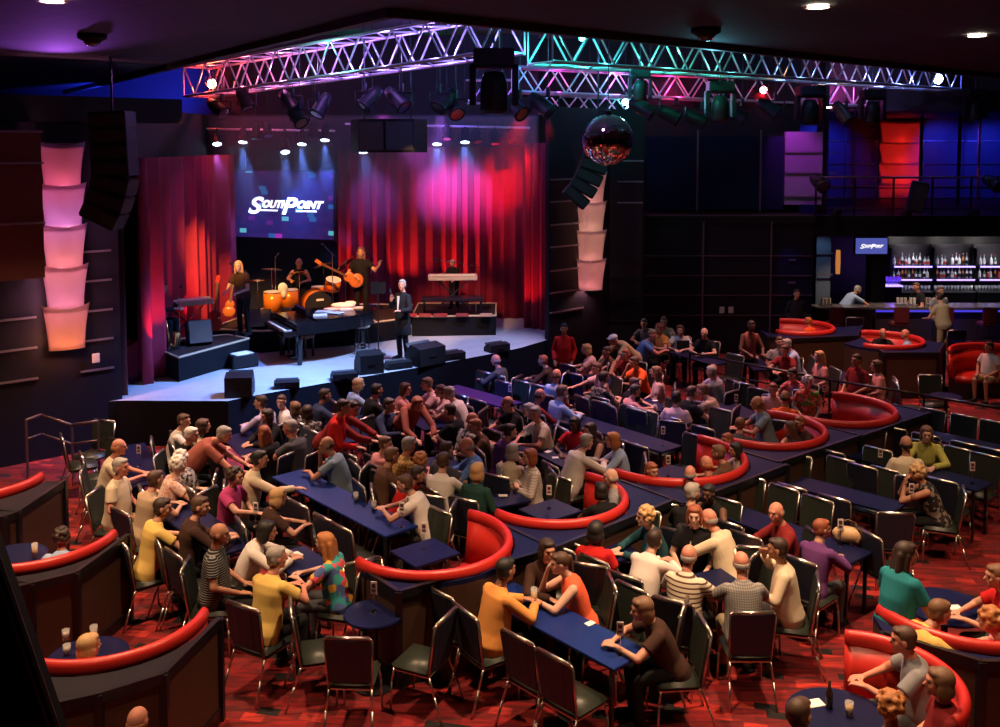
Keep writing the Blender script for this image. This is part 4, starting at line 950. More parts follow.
T_('lf3', 'the small table of the striped shirt man', 'small dark blue table with papers beside the multicoloured blouse woman', (285, 551), (316, 572))
T_('pur', 'the purple lit table by the stage', 'long purple lit table in front of the large tilted wedge', (448, 387), (513, 405), .5, mat('purple_lit_laminate', (.03, .016, .10), .35))  # purple light is put into this tabletop colour
T_('pu2', 'the purple table of the grey haired man', 'purple blue table before the grey haired man in cream shirt', (480, 429), (524, 455))
T_('ctr', 'the long dark table in the centre', 'long black table in the centre with a light blue jacket woman at its near side', (556, 413), (672, 449))
T_('stg', 'the dark table nearest the stage corner', 'dark table in front of the couple nearest the stage corner', (520, 380), (556, 396))
T_('bk1', 'the table of the man with cap', 'small dark table beside the man in the pale blue cap', (594, 374), (616, 385))
T_('bk2', 'the back table with the tablet', 'dark table near the back wall with an upright black tablet', (676, 351), (722, 364))
T_('md1', 'the small dark table of the pink shirted group', 'small dark table left of the back view man in the pale pink shirt', (638, 399), (660, 411))
T_('md2', 'the dark table near the orange shirt', 'dark table left of the man in blue grey shirt', (722, 403), (752, 418))
T_('bk3', 'the table of the light blue shirted man', 'small dark table left of the grey haired man in light blue shirt', (748, 358), (766, 370))
T_('rt0', 'the small table by the brown partitions', 'small dark table among three people by the brown partitions', (832, 371), (854, 384))
T_('cr1', 'the dark table by the red jacketed woman', 'small blue table beside the red jacketed woman', (339, 428), (358, 441))
T_('cr2', 'the crowded table of the plaid shirt man', 'dark table in the thick of the crowd before the outstretched white sleeves', (432, 457), (462, 478))
T_('cr3', 'the little striped blouse table', 'little dark table with papers left of the white striped blouse woman', (499, 493), (515, 504))
T_('cr4', 'the table of the red top woman', 'dark table strewn with papers before the woman in the red top', (545, 449), (580, 466))
T_('cr5', 'the table by the white shirted man near the stage', 'small dark table left of the white shirted man near the stage', (414, 414), (438, 428))
T_('rk', 'the long dark table right of the booths', 'long dark table right of the booths ending at the curly blond woman', (795, 481), (900, 508))
T_('rl', 'the long dark table with the yellow green cardigan', 'long dark table at the right where the yellow green cardigan woman sits', (842, 449), (985, 487))
T_('rm', 'the farthest long table at the right', 'farthest long dark blue table at the right edge with only empty chairs', (900, 428), (1003, 450))
T_('rn', 'the dark table with the tan handbag', 'long dark table right of centre with a tan handbag on it', (706, 502), (862, 558))
T_('ro', 'the blue table of the teal jacket woman', 'blue table between the back view red top woman and the teal jacket woman', (598, 539), (626, 560))
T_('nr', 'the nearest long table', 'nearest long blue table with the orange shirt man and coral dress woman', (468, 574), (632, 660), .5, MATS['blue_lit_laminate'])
T_('rnd', 'the group table', 'small dark table hidden among the six pale shirted people', (702, 572), (728, 590))
def round_table(label, px, py, r):
    p = P(px, py, .75); t = thing('round_table', label, 'table', (p.x, p.y, .003))
    m = MB(); m.lathe([(0, .72), (r, .72), (r + .006, .735), (r, .75), (0, .75)], n=32); m.obj('tabletop', NAVY, t)
    MB().cyl((0, 0, .03), (0, 0, .72), .035, .035, 12).obj('pedestal', BLKTRIM, t); MB().lathe([(0, .04), (.06, .035), (r * .75, .012), (r * .75, 0), (0, 0)], n=24).obj('base', BLKTRIM, t)
    TABS.append((p.x, p.y, r * .9, r * .9, 0)); return t
round_table('small round navy cocktail table near the bottom centre', 374, 613, .30); TPH['rd'] = 'the small round cocktail table'
round_table('small round navy table beyond the right chairs by the brown partition', 946, 396, .28); round_table('small round blue table by the stool near the bar', 963, 342, .28)
round_table('round dark table with glasses in the lowest left booth', 88, 656, .36); round_table('round dark table with a tall glass in the middle left booth', 14, 556, .36)
round_table('round navy table at the bottom right with bottle and glass', 838, 716, .42); round_table('round blue table in the booth at the right edge', 945, 606, .42)
for k, c in enumerate([(425, 552), (550, 510), (672, 474)]):
    p = P(*c, .75); o = thing('booth_table', f'square navy table inside the middle row booth {RNAME[k]}', 'table', (p.x, p.y, .003), R(38), 'square tables in the booths')
    MB().box((0, 0, .735), (.62, .56, .03), (0, 0, 0), .004).obj('tabletop', NAVY, o); MB().cyl((0, 0, .02), (0, 0, .72), .035, .035, 10).obj('pedestal', BLKTRIM, o); MB().cyl((0, 0, 0), (0, 0, .02), .22, .2, 16).obj('base', BLKTRIM, o)

# ---------------------------------------------------------------- banquet chair
ch = thing('banquet_chair', 'x', 'chair')
bk = R(9)
def bp(x, z, y=0):   # point on the leaning back
    return Vector((x, -.21 - (z - .46) * math.sin(bk) + y, z))
MB().box((0, .0, .455), (.44, .43, .065), (0, 0, 0), .025).obj('seat', SEATV, ch, True)
g = MB(); I3 = Matrix.Rotation(0, 3, 'X')
rings = []
for z, w in ((.50, .19), (.54, .2), (.70, .205), (.85, .213), (.925, .215), (.94, .20)):
    rings.append((z, w))
def backpanel(y0, th):
    g = MB(); V = []
    for z, w in rings:
        c = .02
        V.append([g.bm.verts.new(bp(sx * w, z, y0 + sy * th - (c if abs(sx) < 1 else 0) * (1 if th else 0))) for sx, sy in ((-1, 1), (-.5, 1), (.5, 1), (1, 1), (1, -1), (-1, -1))])
    for a, b in zip(V, V[1:]):
        for k in range(6): g.bm.faces.new((a[k], a[(k + 1) % 6], b[(k + 1) % 6], b[k]))
    g.bm.faces.new(V[0]); g.bm.faces.new(V[-1][::-1]); return g
bkp = backpanel(.012, .016).obj('backrest', SEATV, ch)
backpanel(-.012, .008).obj('back_cover', BACKV, ch)
m = MB(); m.tube([bp(-.20, .42), bp(-.225, .93), bp(-.205, .955), bp(.205, .955), bp(.225, .93), bp(.20, .42)], .012, 8); m.box(bp(0, .957), (.41, .034, .034), (0, 0, 0), .006); m.obj('back_frame', METAL, ch, True)
m = MB(); m.tube([(-.2, .19, .42), (.2, .19, .42), (.2, -.2, .42), (-.2, -.2, .42), (-.2, .19, .42)], .011, 6); m.obj('seat_frame', METAL, ch)
for sx in (-1, 1):
    MB().tube([(sx * .20, .18, .42), (sx * .215, .20, .3), (sx * .225, .21, .0)], .012, 8).obj('leg', METAL, ch, True); MB().tube([(sx * .20, -.20, .44), (sx * .215, -.27, .25), (sx * .23, -.36, .0)], .012, 8).obj('leg', METAL, ch, True)
CH_USED = [False]
def chair(x, y, f, label, group):
    o = ch if not CH_USED[0] else copy_tree(ch)
    CH_USED[0] = True
    o.location = (x, y, .003); o.rotation_euler = (0, 0, -R(f)); o['label'] = label; o['group'] = group
    return o
LO, UP = 46, -132
EMPTY = [
 ('blu', LO, [(297, 490), (313, 498), (337, 512), (354, 521)]), ('blu', UP, [(344, 463), (366, 473), (422, 492), (432, 503)]),
 ('pur', UP, [(474, 377), (487, 380), (510, 385), (526, 389)]), ('pur', LO, [(454, 389), (468, 393), (485, 398), (466, 405)]),
 ('pu2', UP, [(510, 414), (514, 424)]), ('stg', LO, [(503, 384), (549, 388)]), ('bk1', LO, [(570, 367), (582, 373)]),
 ('ctr', UP, [(588, 404), (614, 412), (637, 418), (660, 424), (682, 430)]), ('ctr', LO, [(573, 423), (594, 430), (623, 437), (640, 443)]),
 ('md1', LO, [(613, 404), (628, 409)]), ('md1', UP, [(668, 395)]), ('md2', LO, [(703, 428), (725, 402)]), ('md2', UP, [(742, 384), (756, 390), (721, 410)]), ('bk2', UP, [(727, 352)]),
 ('rk', UP, [(808, 459), (838, 466), (882, 477)]), ('rk', LO, [(793, 485), (835, 497)]), ('rn', UP, [(748, 480), (781, 491), (812, 505)]), ('rn', LO, [(722, 520), (748, 533)]), ('rn', UP + 70, [(700, 488)]),
 ('rl', UP, [(866, 436), (891, 444), (952, 453), (979, 460)]), ('rl', LO, [(831, 452), (859, 460), (942, 480)]),
 ('rm', UP, [(930, 416), (963, 421), (993, 428)]), ('rm', LO, [(895, 425), (927, 434), (966, 442), (995, 449)]),
 ('nr', LO, [(448, 588), (526, 631), (566, 647)]), ('nr', UP, [(590, 570), (614, 583), (572, 549)]), ('nr', -70, [(684, 606)]),
 ('rd', 75, [(295, 607)]), ('rd', 150, [(352, 574)]), ('rd', 3, [(348, 639)]), ('rd', -65, [(437, 617)]),
 ('lf1', 200, [(104, 421)]), ('lf1', 215, [(134, 438)]), ('lf1', 60, [(91, 452), (62, 437)]), ('bl0', LO, [(176, 434), (196, 443), (216, 460)]), ('lf2', LO, [(196, 541), (152, 500)]),
 ('ro', UP, [(638, 505)]), ('ro', LO, [(571, 548)]), ('rnd', 200, [(664, 507)]), ('rnd', 190, [(744, 545)]), ('cr3', UP, [(543, 478)]), ('cr1', LO, [(319, 436), (350, 455), (369, 459)]), ('cr4', LO, [(532, 473)]),
]
LOOSE = [((855, 318), 10, 'empty dark chair behind the back booths near the leaning man'), ((957, 331), 5, 'empty chair standing before the blue lit bar front'), ((934, 378), 185, 'empty chair facing out beside the small round table by the brown partition'), ((896, 383), 100, 'empty dark chair near the brown partition by the pink shirted woman'),
 ((896, 514), 8, 'empty chair pushed to the near end of the table of the curly blond woman'), ((869, 534), 70, 'empty chair seen side on beside the tan handbag table end')]
ITEMS = []   # seating, pushed apart before placing: dict(x, y, f, r, kind, ...)
for key, f, lst in EMPTY:
    for px, py in lst:
        p = P(px, py, .95); q = Vector((math.sin(R(f)), math.cos(R(f)), 0)) * .28
        ITEMS.append(dict(x=p.x + q.x, y=p.y + q.y, f=f, r=.21, kind='chair', key=key, px=px))
for (px, py), f, lab in LOOSE:
    p = P(px, py, .95); q = Vector((math.sin(R(f)), math.cos(R(f)), 0)) * .28
    ITEMS.append(dict(x=p.x + q.x, y=p.y + q.y, f=f, r=.21, kind='chair', key=None, px=px, label=lab))
# ---------------------------------------------------------------- people: meshes
def remesh(mb, voxel, smooth=3):
    me = mb.mesh('r'); o = bpy.data.objects.new('r', me); COL.objects.link(o)
    r = o.modifiers.new('r', 'REMESH'); r.mode = 'VOXEL'; r.voxel_size = voxel
    s = o.modifiers.new('s', 'SMOOTH'); s.iterations = smooth; s.factor = .5
    dg = bpy.context.evaluated_depsgraph_get()
    out = bpy.data.meshes.new_from_object(o.evaluated_get(dg)); bpy.data.objects.remove(o)
    out.polygons.foreach_set('use_smooth', [True] * len(out.polygons)); return out
def rx(a): return Matrix.Rotation(a, 3, 'X')
def rz_(a): return Matrix.Rotation(a, 3, 'Z')
# pose: lean in degrees (forward +), then (elbow, wrist, hand aim) for the right (+x) and left arm, in the space before leaning for shoulders only
POSES = {
 'L': (4, [(.25, .06, .76), (.13, .30, .64), (-.3, 1, -.1)], [(-.25, .06, .76), (-.13, .30, .64), (.3, 1, -.1)]),
 'T': (14, [(.28, .30, .80), (.08, .50, .80), (-.4, 1, 0)], [(-.28, .30, .80), (-.08, .50, .80), (.4, 1, 0)]),
 'F': (26, [(.28, .44, .80), (.06, .60, .82), (-.5, 1, .1)], [(-.28, .44, .80), (-.06, .60, .82), (.5, 1, .1)]),
 'C': (20, [(.20, .44, .80), (.08, .40, 1.04), (-.1, -.2, 1)], [(-.26, .36, .80), (-.02, .52, .80), (.5, 1, 0)]),
 'B': (24, [(.17, .50, .80), (.06, .46, 1.00), (-.05, -.2, 1)], [(-.17, .50, .80), (-.06, .46, 1.00), (.05, -.2, 1)]),
 'X': (2, [(.27, .12, .78), (.0, .26, .86), (-1, .1, .1)], [(-.27, .12, .76), (.0, .29, .80), (1, .1, .1)]),
 'R': (12, [(.26, .36, .86), (.16, .62, .84), (0, 1, 0)], [(-.26, .16, .78), (-.08, .36, .76), (.4, 1, 0)]),
 'D': (8, [(.32, .20, .92), (.08, .26, 1.12), (-.4, .1, .6)], [(-.26, .14, .78), (-.10, .34, .78), (.4, 1, 0)]),
 'W': (3, [(.42, .05, .84), (.50, -.12, .66), (.1, -.2, -1)], [(-.25, .10, .76), (-.10, .32, .70), (.4, 1, 0)]),
 # standing
 'S': (2, [(.24, -.02, 1.12), (.20, .16, .92), (-.2, .5, -.6)], [(-.24, -.02, 1.12), (-.20, .16, .92), (.2, .5, -.6)]),
 'SL': (38, [(.22, .62, 1.08), (.12, .80, 1.02), (-.1, 1, -.1)], [(-.22, .62, 1.08), (-.12, .80, 1.02), (.1, 1, -.1)]),
 'SB': (48, [(.24, .62, .98), (.16, .82, .88), (-.1, 1, -.3)], [(-.24, .62, .98), (-.16, .82, .88), (.1, 1, -.3)]),
 'SS': (-2, [(.25, .10, 1.16), (.08, .26, 1.32), (-.3, .2, 1)], [(-.28, .05, 1.12), (-.20, .28, 1.12), (.1, 1, .2)]),
 'SG': (3, [(.30, .0, 1.12), (.16, .22, 1.06), (-.5, .4, -.2)], [(-.32, .10, 1.18), (-.42, .30, 1.34), (-.2, .3, .8)]),
 'SK': (12, [(.26, .20, 1.10), (.16, .42, 1.04), (-.1, 1, -.1)], [(-.26, .20, 1.10), (-.16, .42, 1.04), (.1, 1, -.1)]),
}
def stands(pose): return pose[0] == 'S'
def skel(pose, heavy=1.0):
    lean, ra, la = POSES[pose]; st = stands(pose); hz = .93 if st else .54
    A = rx(-R(lean)); o = Vector((0, 0, hz))
    tr = lambda x, y, z: o + A @ Vector((x, y, z))     # z measured up from the hips
    return dict(st=st, hz=hz, A=A, tr=tr, sh=[tr(.158, 0, .452), tr(-.158, 0, .452)], neck=tr(0, .01, .54), head=tr(0, .035, .70), arms=[ra, la], lean=lean)
def torso(mb, k, g=0.0, fem=False, heavy=0.0, top=.575):
    tr, A = k['tr'], k['A']; h = heavy
    w = .155 if fem else .165
    pr = [(-.10, .165 + g, .125 + g, 0), (.0, .172 + g + h, .135 + g + h, 0), (.12, (.145 if fem else .162) + g + h * 1.2, .118 + g + h * 1.5, .015 + h * .4), (.27, .158 + g + h * .6, .118 + g + h * .8 + (.015 if fem else 0), .012), (.38, w + .015 + g, .115 + g, .0), (.46, w + .005 + g, .095 + g, -.01), (.505, .115 + g * .7, .075 + g * .6, -.01), (.54, .066 + g * .5, .062 + g * .5, 0), (top, .058 + g * .3, .058 + g * .3, .004)]
    mb.loft([(tr(0, y, z), a, b, A) for z, a, b, y in pr], 20)
def arm(mb, k, i, g=0.0, upto='wrist', r=(.056, .043, .036, .026)):
    S = k['sh'][i]; E, Wp, H = [Vector(v) for v in k['arms'][i]]
    if upto == 'short':
        e = S.lerp(E, .62); mb.cap(S, S.lerp(E, .3), r[0] + g, r[0] + g); mb.cyl(S.lerp(E, .15), e, r[0] + g, r[1] + g + .014, 14)
    else:
        mb.cap(S, E, r[0] + g, r[1] + g)
        if upto == 'long': mb.cyl(E, E.lerp(Wp, .93), r[2] + g + .004, r[3] + g + .008, 14)
        else: mb.cap(E, Wp, r[2], r[3])
def hand(mb, k, i):
    E, Wp, H = [Vector(v) for v in k['arms'][i]]; H = H.normalized(); sgn = 1 if i == 0 else -1
    side = H.cross(Vector((0, 0, 1)));
    if side.length < .2: side = Vector((1, 0, 0))
    side.normalize(); nrm = side.cross(H).normalized()
    M = Matrix((side, H, nrm)).transposed()
    pc = Wp + H * .05
    mb.loft([(Wp - H * .01, .026, .02, Matrix((side, nrm, H)).transposed()), (Wp + H * .03, .037, .017, Matrix((side, nrm, H)).transposed()), (Wp + H * .085, .042, .014, Matrix((side, nrm, H)).transposed())], 10)
    for q, (off, ln) in enumerate(((-.031, .058), (-.011, .072), (.010, .068), (.030, .052))):
        b = Wp + H * .08 + side * off; m1 = b + H * ln * .55 - nrm * .006; m2 = m1 + H * ln * .38 - nrm * (.022 + .003 * q)
        mb.cap(b, m1, .0095, .009, 6); mb.cap(m1, m2, .0088, .0075, 6)
    tb = Wp + H * .025 - side * .03 * sgn; t1 = tb + (H * .6 - side * sgn * .8).normalized() * .035; mb.cap(tb, t1, .012, .0105, 6); mb.cap(t1, t1 + (H * .95 - side * sgn * .15 - nrm * .2).normalized() * .03, .0105, .009, 6)
def head(mb, k, yaw):
    H, A = k['head'], rx(-R(k['lean'] * .35)) @ rz_(-R(yaw)); f = lambda x, y, z: H + A @ Vector((x, y, z))
    mb.sph(f(0, -.008, .022), (.076, .094, .094), 18, 12, A); mb.sph(f(0, .018, -.035), (.060, .070, .078), 16, 10, A)      # skull, jaw
    mb.sph(f(0, .070, -.088), (.026, .02, .02), 8, 6, A); mb.cap(f(0, .084, .012), f(0, .108, -.020), .010, .014, 8)           # chin, nose
    mb.sph(f(0, .082, .034), (.05, .012, .012), 10, 6, A); mb.sph(f(0, .086, -.052), (.026, .01, .010), 8, 6, A)             # brow, lips
    for s in (-1, 1): mb.sph(f(s * .078, -.006, -.005), (.010, .022, .032), 8, 6, A); mb.sph(f(s * .042, .060, -.02), (.02, .02, .018), 8, 6, A)
    mb.cap(k['tr'](0, -.005, .50), H + Vector((0, -.01, -.04)), .056, .050, 12)
CACHE = {}
def body_mesh(pose, yaw, heavy):
    key = ('b', pose, yaw, heavy)
    if key in CACHE: return CACHE[key]
    k = skel(pose); mb = MB(); torso(mb, k, -.02, heavy=heavy)
    for i in (0, 1): arm(mb, k, i); hand(mb, k, i)
    head(mb, k, yaw)
    for s in (-1, 1):
        if k['st']:
            mb.cap((s * .09, 0, .90), (s * .10, .02, .50), .075, .052); mb.cap((s * .10, .02, .50), (s * .11, -.03, .10), .050, .036)
        else:
            mb.cap((s * .09, .0, .53), (s * .13, .42, .50), .072, .052); mb.cap((s * .13, .42, .50), (s * .13, .38, .10), .050, .035)
        yb = -.03 if k['st'] else .38; mb.cap((s * (.11 if k['st'] else .13), yb, .06), (s * .135, yb + .15, .035), .035, .03)
    me = remesh(mb, .0105, 2); me.materials.append(SKINM['mid']); CACHE[key] = me; return me
def shirt_mesh(pose, sleeve, fem, heavy, coat=False):
    key = ('s', pose, sleeve, fem, heavy, coat)
    if key in CACHE: return CACHE[key]
    k = skel(pose); mb = MB(); torso(mb, k, .014, fem, heavy, .552)
    if sleeve != 'none':
        for i in (0, 1): arm(mb, k, i, .014, sleeve)
    if coat and k['st']: mb.loft([((0, -.01, .55), .21, .16, Matrix.Identity(3)), ((0, 0, .95), .185, .145, Matrix.Identity(3)), ((0, 0, 1.05), .17, .13, Matrix.Identity(3))], 18)
    me = remesh(mb, .013, 3); me.materials.append(WHITE); CACHE[key] = me; return me
def pants_mesh(st, kind):
    key = ('p', st, kind)
    if key in CACHE: return CACHE[key]
    mb = MB(); I = Matrix.Identity(3)
    if st:
        mb.loft([((0, 0, .80), .165, .125, I), ((0, 0, .93), .178, .138, I), ((0, 0, .98), .150, .12, I)], 18)
        if kind == 'skirt': mb.loft([((0, 0, .45), .22, .19, I), ((0, 0, .9), .19, .15, I)], 18)
        else:
            for s in (-1, 1): mb.cap((s * .09, 0, .86), (s * .10, .02, .50), .09, .066); mb.cyl((s * .10, .02, .50), (s * .112, -.03, .06), .066, .056, 14)
    else:
        mb.loft([((0, 0, .44), .17, .15, I), ((0, 0, .54), .186, .15, I), ((0, 0, .60), .150, .115, I)], 18)
        for s in (-1, 1):
            if kind == 'shorts': mb.cap((s * .09, .02, .535), (s * .12, .2, .53), .092, .085); mb.cyl((s * .09, .02, .535), (s * .13, .36, .52), .09, .08, 14)
            else: mb.cap((s * .09, .02, .535), (s * .13, .42, .51), .09, .066); mb.cyl((s * .13, .42, .53), (s * .13, .38, .07), .068, .056, 14)
    me = remesh(mb, .014, 3); me.materials.append(WHITE); CACHE[key] = me; return me
def shoe_mesh(st):
    key = ('sh', st)
    if key in CACHE: return CACHE[key]
    yb = -.03 if st else .38; out = []
    for s in (-1, 1):
        mb = MB(); mb.cap((s * .122, yb - .02, .05), (s * .135, yb + .17, .036), .047, .040, 10); mb.box((s * .128, yb + .07, .014), (.095, .28, .022), (0, 0, 0), .008)
        me = remesh(mb, .012, 2); me.materials.append(WHITE); out.append(me)
    CACHE[key] = out; return out
def hair_mesh(style):
    """in head space; the crown sits over a skull centred at 0,0,0 facing +y"""
    key = ('h', style)
    if key in CACHE: return CACHE[key]
    mb = MB(); rn = random.Random(len(style) + ord(style[0]))
    if style == 'bald':
        for a in range(-100, 101, 8): t = R(a); mb.sph((.071 * math.sin(t), -.010 - .088 * math.cos(t), -.012), (.012, .012, .030), 8, 6)
        me = remesh(mb, .007, 1)
    elif style == 'short':
        mb.sph((0, -.022, .040), (.082, .096, .086), 18, 12); mb.sph((0, .040, .085), (.060, .045, .030), 12, 8)
        for s in (-1, 1): mb.sph((s * .064, -.035, -.005), (.020, .05, .055), 10, 8)
        mb.sph((0, -.07, -.02), (.055, .034, .055), 10, 8); me = remesh(mb, .010, 2)
    elif style == 'cap':
        mb.sph((0, -.010, .055), (.094, .108, .062), 18, 10); mb.loft([((0, .085, .055), .075, .05, rx(.2)), ((0, .088, .062), .075, .05, rx(.2))], 14); me = remesh(mb, .009, 1)
    elif style == 'bob':
        mb.sph((0, -.030, .035), (.096, .104, .094), 18, 12); mb.sph((0, .03, .085), (.07, .05, .035), 12, 8)
        for s in (-1, 1): mb.sph((s * .076, -.03, -.045), (.028, .062, .088), 10, 8)
        mb.sph((0, -.085, -.045), (.078, .042, .08), 12, 8); me = remesh(mb, .011, 2)
    elif style == 'long':
        mb.sph((0, -.026, .035), (.090, .102, .092), 18, 12); mb.sph((0, .03, .083), (.068, .05, .033), 12, 8)
        for s in (-1, 1): mb.cap((s * .075, -.02, .0), (s * .085, -.035, -.17), .030, .026, 8)
        for x in (-.05, 0, .05): mb.cap((x, -.085, 0), (x * 1.3, -.105, -.23), .042, .032, 8)
        me = remesh(mb, .011, 2)
    elif style == 'curly':
        for q in range(90):
            a, b = rn.uniform(0, 2 * PI), rn.uniform(-.75, 1.5); p = Vector((.092 * math.cos(a) * math.cos(b), -.022 + .10 * math.sin(a) * math.cos(b), .03 + .092 * math.sin(b)))
            if p.y > .035 and p.z < .075: continue
            mb.sph(p, (rn.uniform(.018, .032),) * 3, 8, 6)
        mb.sph((0, -.022, .035), (.085, .095, .088), 14, 10); me = remesh(mb, .009, 0)
    elif style == 'bun':
        mb.sph((0, -.02, .036), (.083, .097, .088), 18, 12); mb.sph((0, .04, .083), (.060, .045, .030), 12, 8); mb.cap((0, -.115, .05), (0, -.13, -.10), .030, .016, 8); me = remesh(mb, .010, 2)
    me.materials.append(WHITE); CACHE[key] = me; return me
SKINM = {k: mat('skin_' + k, c, .55, 0, var=.06, scale=14, Specular_IOR_Level=.3) for k, c in dict(pale=(.62, .36, .27), mid=(.52, .27, .19), tan=(.42, .20, .12), red=(.58, .24, .17), dark=(.12, .055, .035)).items()}
HAIRC = dict(gry=(.30, .27, .25), wht=(.62, .58, .52), blk=(.012, .010, .010), brn=(.07, .032, .018), dbr=(.03, .015, .010), lbr=(.16, .08, .04), bld=(.50, .30, .13), red=(.26, .07, .03), org=(.42, .16, .05), bwt=(.45, .52, .62))
HAIRM = {k: mat('hair_' + k, c, .6, var=.35, scale=60, bump=.3) for k, c in HAIRC.items()}
CL = dict(white=(.66, .60, .56), cream=(.60, .50, .36), tan=(.42, .30, .20), yellow=(.66, .46, .13), orange=(.72, .30, .08), hot=(.75, .12, .03), coral=(.80, .13, .06), red=(.55, .02, .02), dred=(.20, .02, .022), pink=(.62, .25, .24), magenta=(.42, .05, .17), ppink=(.66, .42, .42),
 lblue=(.32, .42, .62), blue=(.10, .20, .45), gblue=(.17, .23, .29), teal=(.02, .18, .21), dteal=(.02, .07, .09), dgreen=(.02, .06, .05), lav=(.42, .36, .58), purple=(.13, .045, .17), brown=(.12, .06, .04), dbrown=(.05, .025, .02), maroon=(.30, .09, .07), grey=(.24, .24, .26), dgrey=(.07, .07, .08), black=(.012, .012, .014), ygreen=(.50, .48, .12), navy=(.03, .04, .09), khaki=(.36, .29, .18))
CLM = {k: mat('cloth_' + k, c, .85, var=.10, scale=9, bump=.15, Specular_IOR_Level=.1) for k, c in CL.items()}
CLM.update(fstripe=pattern('cloth_faint_stripe', 'stripe', [(.64, .56, .50), (.40, .34, .33)], 9), stripe=pattern('cloth_dark_stripe', 'stripe', [(.02, .02, .025), (.22, .22, .2)], 13), wstripe=pattern('cloth_white_brown_stripe', 'stripe', [(.62, .54, .42), (.10, .05, .04)], 7), plaid=pattern('cloth_yellow_plaid', 'plaid', [(.62, .42, .14), (.30, .14, .06)], 7),
 check=pattern('cloth_grey_check', 'plaid', [(.13, .13, .14), (.30, .28, .26)], 14), gplaid=pattern('cloth_cream_plaid', 'plaid', [(.55, .40, .28), (.26, .14, .10)], 9), flw=pattern('cloth_black_white_floral', 'v', [(.5, .45, .42), (.03, .03, .03), (.3, .3, .32), (.6, .55, .5)], 26),
 flp=pattern('cloth_pink_floral', 'v', [(.60, .42, .36), (.55, .25, .2), (.65, .5, .42)], 34), fld=pattern('cloth_dark_floral', 'v', [(.02, .02, .02), (.2, .16, .14), (.03, .025, .03)], 24), flr=pattern('cloth_red_green_floral', 'v', [(.5, .07, .04), (.10, .28, .05), (.55, .3, .2), (.6, .05, .05)], 18),
 multi=pattern('cloth_multicolour', 'v', [(.65, .08, .12), (.04, .24, .28), (.65, .36, .05), (.08, .12, .32), (.05, .32, .3)], 13), sred=pattern('cloth_red_pink_print', 'v', [(.6, .08, .08), (.65, .25, .25), (.5, .04, .06)], 30))
EYE = None
def eye_mesh():
    global EYE
    if EYE is None:
        m = MB()
        for s in (-1, 1): m.sph((s * .031, .077, .010), (.012, .010, .007), 8, 6); m.cyl((s * .02, .088, .030), (s * .048, .082, .029), .004, .003, 6)
        EYE = m.mesh('eyes', mat('dark_eyes', (.03, .02, .018), .3), True)
    return EYE
def setm(o, m):
    o.material_slots[0].link = 'OBJECT'; o.material_slots[0].material = m
def place_person(x, y, z, f, pose, yaw, shirt, sleeve, style, hc, skin, label, fem=False, heavy=0.0, scale=1.0, pants='black', pk='pants', group='people in the audience', extra=None, tilt=None):
    bm_ = body_mesh(pose, yaw, heavy)
    o = link('person', bm_, None, (x, y, z)); o.rotation_euler = (0, 0, -R(f)); o.scale = (scale,) * 3
    setm(o, SKINM[skin]); tag(o, label, 'person', group)
    s = link('shirt' if not fem else 'top', shirt_mesh(pose, sleeve, fem, heavy, extra == 'coat'), o); setm(s, CLM[shirt])
    st_ = stands(pose); p = link('trousers' if pk == 'pants' else pk, pants_mesh(st_, pk), o); setm(p, CLM[pants])
    for me in shoe_mesh(st_): q = link('shoe', me, o); setm(q, CLM['black'] if pants != 'white' else CLM['white'])
    k = skel(pose); M = Matrix.Translation(k['head']) @ (rx(-R(k['lean'] * .35)) @ rz_(-R(yaw))).to_4x4()
    h = link('hair' if style != 'cap' else 'cap', hair_mesh(style), o); setm(h, HAIRM[hc]); h.matrix_local = M
    if style == 'cap': h2 = link('hair', hair_mesh('bald'), o); setm(h2, HAIRM['gry']); h2.matrix_local = M
    ff = (f + yaw) % 360
    if 70 < ff < 290: e_ = link('eyes', eye_mesh(), o); e_.matrix_local = M
    return o

